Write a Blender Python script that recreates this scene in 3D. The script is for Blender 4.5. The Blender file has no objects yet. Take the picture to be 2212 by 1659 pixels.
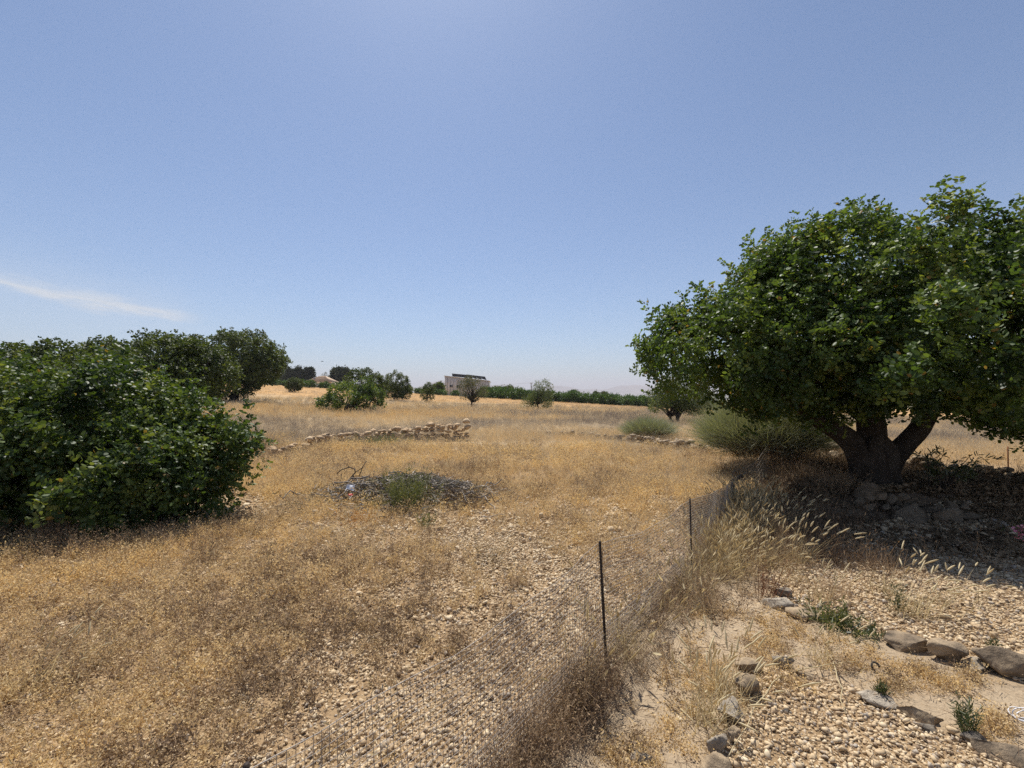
import bpy, math, random
import numpy as np
from mathutils import Vector, Matrix

random.seed(11)
RNG = np.random.default_rng(11)
SC = bpy.context.scene
COL = SC.collection
R = math.radians
EYE = 1.6

# ------------------------------------------------------------------ camera
F_PX = 961.0                                   # focal length for a 2212 px wide picture
PITCH = math.atan(30.5 / F_PX)
cam_data = bpy.data.cameras.new('camera')
cam_data.sensor_width = 36.0
cam_data.lens = 36.0 * F_PX / 2212.0
cam_data.clip_start = 0.05
cam_data.clip_end = 40000
cam = bpy.data.objects.new('camera', cam_data)
COL.objects.link(cam)
cam.location = (0, 0, EYE)
cam.rotation_euler = (R(90) + PITCH, 0, 0)
SC.camera = cam

# ------------------------------------------------------------------ sky and sun
SUN_EL, SUN_AZ = R(62), R(-14)                 # azimuth from straight ahead, negative = to the left
SUN_DIR = Vector((math.cos(SUN_EL) * math.sin(SUN_AZ), math.cos(SUN_EL) * math.cos(SUN_AZ), math.sin(SUN_EL)))
world = bpy.data.worlds.new('World')
SC.world = world
world.use_nodes = True
wn, wl = world.node_tree.nodes, world.node_tree.links
wn.clear()
w_out = wn.new('ShaderNodeOutputWorld')
w_bg = wn.new('ShaderNodeBackground')
w_sky = wn.new('ShaderNodeTexSky')
w_sky.sky_type = 'NISHITA'
w_sky.sun_disc = False
w_sky.sun_elevation = SUN_EL
w_sky.sun_rotation = SUN_AZ
w_sky.altitude = 50
w_sky.air_density = 1.0
w_sky.dust_density = 0.6
w_sky.ozone_density = 2.0
w_bg.inputs['Strength'].default_value = 0.077
# a thin streak of cirrus low on the left: noise stretched along the streak, masked by direction
w_tc = wn.new('ShaderNodeTexCoord')
def wmath(op, a, b=None, c=None):
    n = wn.new('ShaderNodeMath'); n.operation = op
    for k, v in enumerate((a, b, c)):
        if v is None: continue
        if isinstance(v, (int, float)): n.inputs[k].default_value = v
        else: wl.new(v, n.inputs[k])
    return n.outputs[0]
w_sep = wn.new('ShaderNodeSeparateXYZ'); wl.new(w_tc.outputs['Generated'], w_sep.inputs[0])
w_az = wmath('ARCTAN2', w_sep.outputs[0], w_sep.outputs[1])
w_el = wmath('ARCSINE', w_sep.outputs[2])
# streak axis: from (az -0.86, el .185) to (az -0.60, el .125)
w_t = wmath('MULTIPLY_ADD', w_az, 1.0, 0.80)
w_axis = wmath('MULTIPLY_ADD', w_t, -0.103, 0.163)
w_d = wmath('SUBTRACT', w_el, w_axis)
w_cmb = wn.new('ShaderNodeCombineXYZ')
wl.new(wmath('MULTIPLY', w_az, 7.0), w_cmb.inputs[0]); wl.new(wmath('MULTIPLY', w_d, 34.0), w_cmb.inputs[1])
w_noise = wn.new('ShaderNodeTexNoise'); w_noise.inputs['Scale'].default_value = 1.3
w_noise.inputs['Detail'].default_value = 7; w_noise.inputs['Roughness'].default_value = 0.62
wl.new(w_cmb.outputs[0], w_noise.inputs['Vector'])
w_off = wmath('MULTIPLY_ADD', w_noise.outputs['Fac'], 0.06, -0.030)
w_dd = wmath('ADD', w_d, w_off)
w_core = wmath('MULTIPLY', wmath('MULTIPLY', w_dd, w_dd), -1.0 / (0.010 ** 2))
w_core = wmath('EXPONENT', w_core)
w_ends = wn.new('ShaderNodeMapRange'); w_ends.interpolation_type = 'SMOOTHSTEP'
wl.new(w_az, w_ends.inputs[0])
w_ends.inputs[1].default_value = -0.59; w_ends.inputs[2].default_value = -0.68
w_ends.inputs[3].default_value = 0.0; w_ends.inputs[4].default_value = 1.0
w_veil = wmath('EXPONENT', wmath('MULTIPLY', wmath('MULTIPLY', w_d, w_d), -1.0 / (0.045 ** 2)))
w_fac = wmath('MULTIPLY', wmath('MULTIPLY_ADD', w_veil, 0.18, wmath('MULTIPLY', w_core, 0.72)), w_ends.outputs[0])
w_fac = wmath('MULTIPLY', w_fac, wmath('MULTIPLY_ADD', w_noise.outputs['Fac'], 1.5, 0.1))
w_fac = wmath('MINIMUM', w_fac, 0.8)
w_hs = wn.new('ShaderNodeHueSaturation'); w_hs.inputs['Saturation'].default_value = 0.95
w_wb = wn.new('ShaderNodeMixRGB'); w_wb.blend_type = 'MULTIPLY'; w_wb.inputs[0].default_value = 1.0
w_wb.inputs[2].default_value = (0.88, 1.00, 1.12, 1)          # the camera's cool white balance
wl.new(w_sky.outputs[0], w_wb.inputs[1]); wl.new(w_wb.outputs[0], w_hs.inputs['Color'])
w_mix = wn.new('ShaderNodeMixRGB')
wl.new(w_fac, w_mix.inputs[0]); wl.new(w_hs.outputs[0], w_mix.inputs[1])
w_mix.inputs[2].default_value = (7.2, 7.6, 7.9, 1)
wl.new(w_mix.outputs[0], w_bg.inputs['Color'])
wl.new(w_bg.outputs[0], w_out.inputs['Surface'])

sun_data = bpy.data.lights.new('sun', 'SUN')
sun_data.energy = 5.0
sun_data.angle = R(0.53)
sun_data.color = (1.0, 0.955, 0.88)
sun = bpy.data.objects.new('sun', sun_data)
COL.objects.link(sun)
sun.rotation_euler = (-SUN_DIR).to_track_quat('-Z', 'Y').to_euler()

SC.view_settings.view_transform = 'Standard'
SC.view_settings.look = 'None'
SC.view_settings.gamma = 1.0
SC.view_settings.exposure = 0.42
SC.view_settings.use_curve_mapping = False
SC.cycles.max_bounces = 6
SC.cycles.diffuse_bounces = 3
SC.cycles.glossy_bounces = 2
SC.cycles.transmission_bounces = 4
SC.cycles.transparent_max_bounces = 6
SC.cycles.volume_bounces = 0
SC.cycles.use_denoising = False
SC.cycles.sample_clamp_indirect = 4.0

# ------------------------------------------------------------------ numeric helpers
def smooth(a, b, t):
    t = np.clip((np.asarray(t, float) - a) / (b - a), 0, 1)
    return t * t * (3 - 2 * t)

def _h(ix, iy, seed):
    n = (ix.astype(np.int64) * 374761393 + iy.astype(np.int64) * 668265263 + seed * 2147483647) & 0xffffffff
    n = ((n ^ (n >> 13)) * 1274126177) & 0xffffffff
    return ((n ^ (n >> 16)) & 0xffff) / 65535.0

def vnoise(x, y, seed=0):
    x = np.asarray(x, float); y = np.asarray(y, float)
    ix, iy = np.floor(x), np.floor(y)
    fx, fy = x - ix, y - iy
    fx, fy = fx * fx * (3 - 2 * fx), fy * fy * (3 - 2 * fy)
    a, b = _h(ix, iy, seed), _h(ix + 1, iy, seed)
    c, d = _h(ix, iy + 1, seed), _h(ix + 1, iy + 1, seed)
    return (a * (1 - fx) + b * fx) * (1 - fy) + (c * (1 - fx) + d * fx) * fy

def fbm(x, y, seed=0, octs=4):
    t, amp, s = 0, 0.5, 0
    for k in range(octs):
        t = t + amp * vnoise(np.asarray(x) * 2 ** k, np.asarray(y) * 2 ** k, seed + k); s += amp; amp *= 0.5
    return t / s

def H(x, y):
    """height of the land"""
    x = np.asarray(x, float); y = np.asarray(y, float)
    s = np.clip((y - 12) / 88, 0, 1) ** 0.75
    h = s * (1.25 - 0.059 * np.clip(x, -95, 60))
    r = np.hypot(x, y)
    t = smooth(200, 650, r)
    h = h * (1 - t) - 14 * t
    h = h + 0.28 * smooth(5.95, 6.5, y) * smooth(4.1, 4.9, x) * (1 - smooth(11, 15, y))
    h = h + 0.10 * (vnoise(x * 0.22, y * 0.22, 3) - 0.5) * smooth(7, 14, y) * (1 - t)
    h = h + 0.035 * (vnoise(x * 1.1, y * 1.1, 5) - 0.5) * (1 - smooth(30, 60, r))
    h = h + 0.09 * np.exp(-(((x + 1.7) / 1.0) ** 2 + ((y - 7.3) / 0.55) ** 2))      # under the brush pile
    return h

def hz(x, y): return float(H(x, y))

CP, SP = math.cos(PITCH), math.sin(PITCH)
def ray(u, v):
    dx, dz = (u - 1106) / F_PX, -(v - 829.5) / F_PX
    return np.array([dx, CP - dz * SP, SP + dz * CP])
def spot(u, v):
    """the point of the land seen at picture position (u, v)"""
    d = ray(u, v); t = 0.8
    while t < 400:
        if EYE + d[2] * t < hz(d[0] * t, d[1] * t): break
        t *= 1.004
    return d[0] * t, d[1] * t
def up_at(y, v): return EYE + y * ray(1106, v)[2] / ray(1106, v)[1]
def xat(y, u): return y * (u - 1106) / F_PX

# ------------------------------------------------------------------ object helpers
def mesh_np(name, V, faces, mat=None, smooth_shade=False, fattr=None, vattr=None):
    """faces: list of int arrays (n,k). fattr / vattr: dict name -> float array"""
    me = bpy.data.meshes.new(name)
    V = np.ascontiguousarray(V, np.float32)
    me.vertices.add(len(V)); me.vertices.foreach_set('co', V.ravel())
    faces = [np.asarray(f, np.int32) for f in faces if len(f)]
    nl = sum(f.size for f in faces); npoly = sum(len(f) for f in faces)
    me.loops.add(nl); me.polygons.add(npoly)
    me.loops.foreach_set('vertex_index', np.concatenate([f.ravel() for f in faces]))
    st, o = [], 0
    for f in faces:
        st.append(o + np.arange(len(f)) * f.shape[1]); o += f.size
    me.polygons.foreach_set('loop_start', np.concatenate(st).astype(np.int32))
    if smooth_shade: me.polygons.foreach_set('use_smooth', np.ones(npoly, bool))
    me.update(calc_edges=True)
    for d, dom in ((fattr, 'FACE'), (vattr, 'POINT')):
        for k, a in (d or {}).items():
            at = me.attributes.new(k, 'FLOAT', dom)
            at.data.foreach_set('value', np.ascontiguousarray(a, np.float32))
    if mat: me.materials.append(mat)
    return me

def link(name, me, parent=None, loc=(0, 0, 0), rot=(0, 0, 0), scale=(1, 1, 1)):
    o = bpy.data.objects.new(name, me); COL.objects.link(o)
    o.location = loc; o.rotation_euler = rot; o.scale = scale
    if parent is not None: o.parent = parent
    return o
def tag(o, label=None, cat=None, group=None, kind=None):
    if label: o['label'] = label
    if cat: o['category'] = cat
    if group: o['group'] = group
    if kind: o['kind'] = kind
    return o
def thing(name, label, cat, loc=(0, 0, 0), rz=0, group=None):
    return tag(link(name, None, None, loc, (0, 0, rz)), label, cat, group)
def copy_tree(o, parent=None):
    c = o.copy(); COL.objects.link(c); c.parent = parent
    for ch in list(o.children): copy_tree(ch, c)
    return c

class MB:
    """collects simple shapes into one mesh"""
    def __init__(s): s.V, s.F3, s.F4, s.n = [], [], [], 0
    def add(s, V, f3=(), f4=()):
        V = np.asarray(V, float)
        if len(f3): s.F3.append(np.asarray(f3) + s.n)
        if len(f4): s.F4.append(np.asarray(f4) + s.n)
        s.V.append(V); s.n += len(V)
    def box(s, x0, y0, z0, x1, y1, z1):
        V = [(x, y, z) for z in (z0, z1) for y in (y0, y1) for x in (x0, x1)]
        s.add(V, f4=[(0, 2, 3, 1), (4, 5, 7, 6), (0, 1, 5, 4), (2, 6, 7, 3), (0, 4, 6, 2), (1, 3, 7, 5)])
    def tube(s, pts, rad, seg=6, flute=None, cap=True):
        pts = np.asarray(pts, float); n = len(pts)
        rad = np.broadcast_to(np.asarray(rad, float), (n,))
        T = np.gradient(pts, axis=0); T /= np.linalg.norm(T, axis=1)[:, None] + 1e-9
        ref = np.array([0.31, 0.95, 0.05]) if abs(T[0][2]) > 0.5 else np.array([0, 0, 1.0])
        A = np.cross(T, ref); A /= np.linalg.norm(A, axis=1)[:, None] + 1e-9
        B = np.cross(T, A)
        th = np.linspace(0, 2 * np.pi, seg, endpoint=False)
        V = []
        for k in range(n):
            rr = rad[k] * (flute(th, k) if flute else np.ones(seg))
            V.append(pts[k] + A[k] * (np.cos(th) * rr)[:, None] + B[k] * (np.sin(th) * rr)[:, None])
        V = np.concatenate(V)
        i = np.arange(seg); j = (i + 1) % seg
        f4 = np.concatenate([np.stack([k * seg + i, k * seg + j, (k + 1) * seg + j, (k + 1) * seg + i], 1) for k in range(n - 1)])
        f3 = ()
        if cap:
            c = len(V); V = np.concatenate([V, pts[[0]], pts[[-1]]])
            f3 = np.concatenate([np.stack([j, i, np.full(seg, c)], 1), np.stack([(n - 1) * seg + i, (n - 1) * seg + j, np.full(seg, c + 1)], 1)])
        s.add(V, f3, f4)
    def mesh(s, name, mat, sm=False, **k):
        fs = []
        if s.F3: fs.append(np.concatenate(s.F3))
        if s.F4: fs.append(np.concatenate(s.F4))
        return mesh_np(name, np.concatenate(s.V), fs, mat, sm, **k)
    def build(s, name, mat, parent=None, sm=False, **k): return link(name, s.mesh(name, mat, sm), parent, **k)

def unit(a): return a / (np.linalg.norm(a, axis=-1, keepdims=True) + 1e-9)
def rand_dirs(n, rng=RNG): return unit(rng.normal(size=(n, 3)))
def frames(d, rng=RNG):
    """rotation matrices taking z to d, with random spin"""
    d = unit(d); n = len(d)
    t = unit(np.cross(d, rand_dirs(n, rng))); b = np.cross(d, t)
    return np.stack([t, b, d], 2)

def blades(P, D, L, W, K=3, bend=0.3, bdir=None, rng=RNG):
    """n tapered curved strips: returns V, [tris, quads]"""
    n = len(P); D = unit(D)
    L = np.broadcast_to(np.asarray(L, float), (n,)); W = np.broadcast_to(np.asarray(W, float), (n,))
    side = unit(np.cross(D, rand_dirs(n, rng)))
    bd = np.cross(side, D) if bdir is None else bdir
    bend = np.broadcast_to(np.asarray(bend, float), (n,))
    rows = []
    for k in range(K + 1):
        t = k / K
        c = P + D * (L * t)[:, None] + bd * (L * bend * t * t)[:, None]
        if k < K:
            w = side * (W * (1 - 0.75 * t) / 2)[:, None]
            rows += [c - w, c + w]
        else: rows.append(c)
    V = np.stack(rows, 1).reshape(-1, 3); m = 2 * K + 1; o = np.arange(n) * m
    f4 = np.concatenate([np.stack([o + 2 * k, o + 2 * k + 1, o + 2 * k + 3, o + 2 * k + 2], 1) for k in range(K - 1)]) if K > 1 else np.zeros((0, 4), int)
    f3 = np.stack([o + 2 * K - 2, o + 2 * K - 1, o + 2 * K], 1)
    return V, [f3, f4]

def join_geo(parts):
    V, F3, F4, n = [], [], [], 0
    for v, (a, b) in parts:
        V.append(v)
        if len(a): F3.append(np.asarray(a) + n)
        if len(b): F4.append(np.asarray(b) + n)
        n += len(v)
    z3, z4 = np.zeros((0, 3), int), np.zeros((0, 4), int)
    return np.concatenate(V), [np.concatenate(F3) if F3 else z3, np.concatenate(F4) if F4 else z4]

# ------------------------------------------------------------------ materials
def new_mat(name):
    m = bpy.data.materials.new(name); m.use_nodes = True
    return m, m.node_tree.nodes, m.node_tree.links, m.node_tree.nodes['Principled BSDF']
def ramp(nodes, links, src, cols, pos=None):
    r = nodes.new('ShaderNodeValToRGB')
    pos = pos or [i / (len(cols) - 1) for i in range(len(cols))]
    while len(r.color_ramp.elements) < len(cols): r.color_ramp.elements.new(0.5)
    for e, c, p in zip(r.color_ramp.elements, cols, pos):
        e.position = p; e.color = (*c, 1)
    links.new(src, r.inputs[0]); return r.outputs[0]
def nmath(nodes, links, op, a, b=None, c=None):
    n = nodes.new('ShaderNodeMath'); n.operation = op
    for k, v in enumerate((a, b, c)):
        if v is None: continue
        if isinstance(v, (int, float)): n.inputs[k].default_value = v
        else: links.new(v, n.inputs[k])
    return n.outputs[0]
def attr(nodes, name, typ='GEOMETRY'):
    a = nodes.new('ShaderNodeAttribute'); a.attribute_name = name; a.attribute_type = typ
    return a.outputs['Fac']
def noise(nodes, links, vec, scale, detail=4, rough=0.6):
    t = nodes.new('ShaderNodeTexNoise'); t.inputs['Scale'].default_value = scale
    t.inputs['Detail'].default_value = detail; t.inputs['Roughness'].default_value = rough
    if vec is not None: links.new(vec, t.inputs['Vector'])
    return t.outputs['Fac']
def mixc(nodes, links, fac, a, b, mode='MIX'):
    m = nodes.new('ShaderNodeMixRGB'); m.blend_type = mode
    for k, v in enumerate((fac, a, b)):
        if isinstance(v, (int, float)): m.inputs[k].default_value = v
        elif isinstance(v, tuple): m.inputs[k].default_value = (*v, 1)
        else: links.new(v, m.inputs[k])
    return m.outputs[0]

def plain(name, cols, scale=6, rough=0.85, bump=0.0, bscale=None, rand=0.0, spec=0.3, world_pos=True, pos=None, metal=0):
    """noise-mixed colours; rand adds per-object shift along the ramp"""
    m, n, l, b = new_mat(name)
    vec = n.new('ShaderNodeNewGeometry').outputs['Position'] if world_pos else n.new('ShaderNodeTexCoord').outputs['Object']
    f = noise(n, l, vec, scale, 6, 0.65)
    f = nmath(n, l, 'MULTIPLY_ADD', f, 1.8, -0.4)
    if rand:
        r = n.new('ShaderNodeObjectInfo').outputs['Random']
        f = nmath(n, l, 'ADD', f, nmath(n, l, 'MULTIPLY_ADD', r, rand, -rand / 2))
    l.new(ramp(n, l, f, cols, pos), b.inputs['Base Color'])
    b.inputs['Roughness'].default_value = rough; b.inputs['Specular IOR Level'].default_value = spec
    b.inputs['Metallic'].default_value = metal
    if bump:
        bp = n.new('ShaderNodeBump'); bp.inputs['Strength'].default_value = bump; bp.inputs['Distance'].default_value = 0.03
        l.new(noise(n, l, vec, bscale or scale * 4, 8, 0.7), bp.inputs['Height']); l.new(bp.outputs[0], b.inputs['Normal'])
    return m

def leafy(name, cols, trans=0.35, rough=0.4, spec=0.5, src='rnd', pos=None, tcol=(1.55, 1.5, 0.55), patch=None, jitter=0.0):
    """leaf / blade surface: colour by per-leaf value, some light passes through"""
    m, n, l, b = new_mat(name)
    if src == 'rnd': f = attr(n, 'rnd')
    elif src == 'tone':
        f = attr(n, 'tone', 'INSTANCER')
        r = n.new('ShaderNodeObjectInfo').outputs['Random']
        f = nmath(n, l, 'ADD', f, nmath(n, l, 'MULTIPLY_ADD', r, 0.75, -0.375))
        f = nmath(n, l, 'ADD', f, nmath(n, l, 'MULTIPLY_ADD', attr(n, 'rnd'), 0.5, -0.25))
    c = ramp(n, l, f, cols, pos)
    l.new(c, b.inputs['Base Color'])
    b.inputs['Roughness'].default_value = rough; b.inputs['Specular IOR Level'].default_value = spec
    t = n.new('ShaderNodeBsdfTranslucent')
    l.new(mixc(n, l, 1.0, c, tcol, 'MULTIPLY'), t.inputs['Color'])
    mx = n.new('ShaderNodeMixShader'); mx.inputs[0].default_value = trans
    l.new(b.outputs[0], mx.inputs[1]); l.new(t.outputs[0], mx.inputs[2])
    l.new(mx.outputs[0], n['Material Output'].inputs['Surface'])
    return m

CAROB = leafy('carob_leaf', [(0.026, 0.047, 0.014), (0.054, 0.092, 0.025), (0.098, 0.148, 0.036), (0.175, 0.215, 0.055), (0.24, 0.16, 0.045)], 0.38, 0.48, 0.32, pos=[0, 0.35, 0.7, 0.93, 0.985])
CAROB_FAR = leafy('far_carob_leaf', [(0.03, 0.045, 0.016), (0.058, 0.082, 0.022), (0.105, 0.13, 0.036)], 0.32, 0.55, 0.3)
CITRUS = leafy('citrus_leaf', [(0.026, 0.055, 0.016), (0.052, 0.10, 0.022), (0.10, 0.165, 0.038)], 0.3, 0.4, 0.5)
CONIFER = leafy('conifer_leaf', [(0.022, 0.036, 0.022), (0.045, 0.062, 0.036), (0.075, 0.09, 0.05)], 0.15, 0.6, 0.2)
ALMOND = leafy('almond_leaf', [(0.05, 0.068, 0.028), (0.095, 0.125, 0.05), (0.17, 0.195, 0.08)], 0.3, 0.5, 0.4)
ALMOND_DRY = leafy('dry_almond_leaf', [(0.05, 0.052, 0.03), (0.09, 0.095, 0.05), (0.16, 0.155, 0.085)], 0.25, 0.6, 0.3)
BROOM = leafy('broom_stem', [(0.17, 0.19, 0.13), (0.26, 0.28, 0.20), (0.36, 0.37, 0.28)], 0.2, 0.6, 0.3)
BROOM_DEAD = leafy('dead_broom_stem', [(0.11, 0.085, 0.065), (0.21, 0.165, 0.12), (0.34, 0.27, 0.18)], 0.2, 0.8, 0.2)
GREENWEED = leafy('green_weed', [(0.07, 0.085, 0.04), (0.12, 0.135, 0.06), (0.20, 0.19, 0.09)], 0.3, 0.6, 0.3)
OLEANDER = leafy('oleander_leaf', [(0.035, 0.055, 0.02), (0.06, 0.08, 0.03), (0.10, 0.11, 0.05)], 0.25, 0.4, 0.5)
WEED = leafy('dry_weed', [(0.19, 0.135, 0.092), (0.36, 0.26, 0.17), (0.57, 0.43, 0.25), (0.69, 0.53, 0.30), (0.68, 0.49, 0.23)], 0.4, 0.85, 0.1, 'tone', tcol=(1.05, 1.0, 0.85))
MEADOW = leafy('dry_grass', [(0.20, 0.165, 0.145), (0.46, 0.395, 0.305), (0.62, 0.50, 0.34), (0.66, 0.51, 0.30), (0.64, 0.45, 0.22)], 0.4, 0.8, 0.15, 'tone', tcol=(1.05, 1.03, 0.95))
STRAW = leafy('straw', [(0.36, 0.27, 0.14), (0.56, 0.45, 0.26), (0.70, 0.60, 0.38)], 0.35, 0.6, 0.3, tcol=(1, 0.95, 0.8))
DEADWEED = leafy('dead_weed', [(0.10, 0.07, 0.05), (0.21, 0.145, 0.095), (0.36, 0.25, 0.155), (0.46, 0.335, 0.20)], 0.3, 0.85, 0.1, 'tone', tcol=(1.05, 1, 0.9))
PINK = leafy('pink_petal', [(0.55, 0.16, 0.28), (0.70, 0.28, 0.40), (0.8, 0.45, 0.52)], 0.3, 0.5, 0.3)
BARK = plain('carob_bark', [(0.022, 0.018, 0.015), (0.055, 0.045, 0.037), (0.10, 0.085, 0.07)], 5, 0.95, 0.9, 22, spec=.1)
TWIG = plain('dead_wood', [(0.07, 0.058, 0.05), (0.20, 0.17, 0.14), (0.44, 0.39, 0.33)], 14, 0.9, 0.3, 60, rand=0.7)
DARKWOOD = plain('dark_dead_wood', [(0.035, 0.03, 0.025), (0.07, 0.058, 0.05)], 12, 0.9)
OLDPOST = plain('weathered_post', [(0.16, 0.15, 0.14), (0.30, 0.28, 0.26)], 20, 0.9, 0.4, 80)
ROCK = plain('limestone', [(0.07, 0.055, 0.04), (0.22, 0.165, 0.11), (0.38, 0.285, 0.18), (0.50, 0.40, 0.28)], 9, 0.92, 0.7, 26, rand=0.5)
ROCK_WALL = plain('wall_limestone', [(0.22, 0.16, 0.10), (0.42, 0.29, 0.17), (0.54, 0.38, 0.22), (0.58, 0.45, 0.30)], 4, 0.92, 0.6, 20, rand=0.6)
ROCK_GREY = plain('grey_stone', [(0.09, 0.075, 0.06), (0.30, 0.25, 0.19), (0.58, 0.50, 0.39)], 9, 0.9, 0.7, 30, rand=0.5)
WOODBROWN = plain('brown_post_wood', [(0.07, 0.05, 0.035), (0.14, 0.105, 0.075)], 18, .95, .5, 60, spec=.05)
RUST = plain('rusty_steel', [(0.02, 0.015, 0.012), (0.05, 0.032, 0.022)], 40, 0.7)
ORANGE_RUST = plain('orange_rust', [(0.16, 0.06, 0.025), (0.24, 0.10, 0.04)], 30, 0.8)
WIRE = plain('rusty_wire', [(0.16, 0.13, 0.105), (0.38, 0.33, 0.28)], 14, 0.6, spec=0.4)

# ------------------------------------------------------------------ terrain
FENCE = np.array([(-1.25, 0.26), (-0.62, 1.1), (0.556, 2.67), (1.62, 4.06), (3.02, 6.15), (6.1, 9.9)])
def fence_side(x, y):
    """> 0 right of the fence"""
    xf = np.interp(y, FENCE[:, 1], FENCE[:, 0]); return x - xf

BED_FAR_UV = [(1560, 1215), (1650, 1250), (1690, 1305), (1760, 1330), (1850, 1362), (1950, 1395), (2040, 1420), (2110, 1440), (2200, 1475), (2420, 1560), (2700, 1500), (2700, 1100), (2300, 1060), (1800, 1150), (1640, 1190)]
BED_NEAR_UV = [(1520, 1720), (1545, 1610), (1580, 1530), (1600, 1470), (1640, 1425), (1740, 1455), (1830, 1485), (1905, 1515), (1990, 1560), (2100, 1600), (2200, 1650), (2380, 1760), (2300, 2000), (1700, 2100), (1500, 2000)]
def flat(uv):
    d = ray(*uv); t = -EYE / d[2]; return d[0] * t, d[1] * t
BED_FAR = np.array([flat(p) for p in BED_FAR_UV]); BED_NEAR = np.array([flat(p) for p in BED_NEAR_UV])
def in_poly(x, y, poly):
    ins = np.zeros(np.shape(x), bool)
    for (x0, y0), (x1, y1) in zip(poly, np.roll(poly, -1, 0)):
        c = ((y0 > y) != (y1 > y)) & (x < (x1 - x0) * (y - y0) / (y1 - y0 + 1e-12) + x0); ins ^= c
    return ins
def soft_poly(x, y, poly, w=0.06):
    return np.mean([in_poly(x + a, y + b, poly) for a in (-w, 0, w) for b in (-w, 0, w)], 0)

rings = [0.0] + list(np.geomspace(0.35, 11000, 312))
NA = 400
ang = np.linspace(-np.pi, np.pi, NA, endpoint=False)
ang = ang + 0.62 * np.sin(ang) * -1                      # finer towards the view
rr, aa = np.meshgrid(rings[1:], ang, indexing='ij')
gx, gy = (rr * np.sin(aa)).ravel(), (rr * np.cos(aa)).ravel()
V = np.stack([gx, gy, H(gx, gy)], 1)
V = np.concatenate([V, [[0, 0, hz(0, 0)]]])
nr = len(rings) - 1
i = np.arange(NA); j = (i + 1) % NA
f4 = np.concatenate([np.stack([k * NA + i, (k + 1) * NA + i, (k + 1) * NA + j, k * NA + j], 1) for k in range(nr - 1)])
f3 = np.stack([i, j, np.full(NA, nr * NA)], 1)
px, py = V[:, 0], V[:, 1]
fs = fence_side(px, py)
beds = np.maximum(soft_poly(px, py, BED_FAR), soft_poly(px, py, BED_NEAR))
yard = smooth(0.1, -0.15, fs) * (1 - smooth(13, 17, py))
soil = (1 - beds) * (1 - yard) * (1 - smooth(4.6, 6.0, py))
meadow = smooth(9, 15, py + 2 * vnoise(px * .4, py * .4, 8))
field = smooth(50, 66, py + 8 * (fbm(px * .05, py * .08, 21) - .5))
far = smooth(150, 320, np.hypot(px, py))
litter = np.exp(-(((px - 5.9) / 3.0) ** 2 + ((py - 6.6) / 1.9) ** 2) ** 2) * (1 - beds * 0.5)  # leaf litter mask; its colour also paints in shade under the carob
gm, n, l, b = new_mat('dry_ground')
pos = n.new('ShaderNodeNewGeometry').outputs['Position']
n_big, n_mid, n_fine = noise(n, l, pos, 0.9, 5), noise(n, l, pos, 7, 6), noise(n, l, pos, 55, 6, 0.7)
base = ramp(n, l, nmath(n, l, 'MULTIPLY_ADD', n_mid, 1.6, -0.3), [(0.19, 0.125, 0.07), (0.33, 0.225, 0.125), (0.42, 0.30, 0.17)])
soilc = ramp(n, l, nmath(n, l, 'MULTIPLY_ADD', nmath(n, l, 'ADD', nmath(n, l, 'MULTIPLY', n_big, 0.6), nmath(n, l, 'MULTIPLY', n_fine, 0.5)), 1.7, -0.45), [(0.17, 0.13, 0.09), (0.33, 0.25, 0.165), (0.45, 0.35, 0.235), (0.52, 0.41, 0.285)])
meadc = ramp(n, l, nmath(n, l, 'MULTIPLY_ADD', noise(n, l, pos, 0.35, 6), 1.8, -0.4), [(0.26, 0.21, 0.16), (0.40, 0.30, 0.18), (0.46, 0.31, 0.15)])
mp = n.new('ShaderNodeMapping'); mp.inputs['Scale'].default_value = (0.012, 0.11, 0.1); mp.inputs['Rotation'].default_value = (0, 0, R(4)); l.new(pos, mp.inputs['Vector'])
fieldc = ramp(n, l, nmath(n, l, 'MULTIPLY_ADD', noise(n, l, mp.outputs[0], 3.0, 6, 0.65), 2.0, -0.5), [(0.36, 0.20, 0.085), (0.46, 0.28, 0.125), (0.52, 0.35, 0.175)])
farc = ramp(n, l, noise(n, l, pos, 0.004, 8), [(0.10, 0.12, 0.06), (0.28, 0.24, 0.15), (0.36, 0.30, 0.2)])
c = mixc(n, l, attr(n, 'soil'), base, soilc)
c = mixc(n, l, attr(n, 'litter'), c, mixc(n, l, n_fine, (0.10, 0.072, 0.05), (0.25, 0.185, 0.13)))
c = mixc(n, l, attr(n, 'meadow'), c, meadc)
c = mixc(n, l, attr(n, 'field'), c, fieldc)
c = mixc(n, l, attr(n, 'far'), c, farc)
l.new(c, b.inputs['Base Color']); b.inputs['Roughness'].default_value = 0.95; b.inputs['Specular IOR Level'].default_value = 0.1
bp = n.new('ShaderNodeBump'); bp.inputs['Strength'].default_value = 0.7; bp.inputs['Distance'].default_value = 0.03
l.new(nmath(n, l, 'ADD', n_mid, nmath(n, l, 'MULTIPLY', n_fine, 0.6)), bp.inputs['Height']); l.new(bp.outputs[0], b.inputs['Normal'])
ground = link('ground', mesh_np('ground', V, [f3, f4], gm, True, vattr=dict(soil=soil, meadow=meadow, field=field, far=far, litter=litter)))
tag(ground, 'dry sandy ground with straw coloured field rising to the left', kind='structure')

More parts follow.
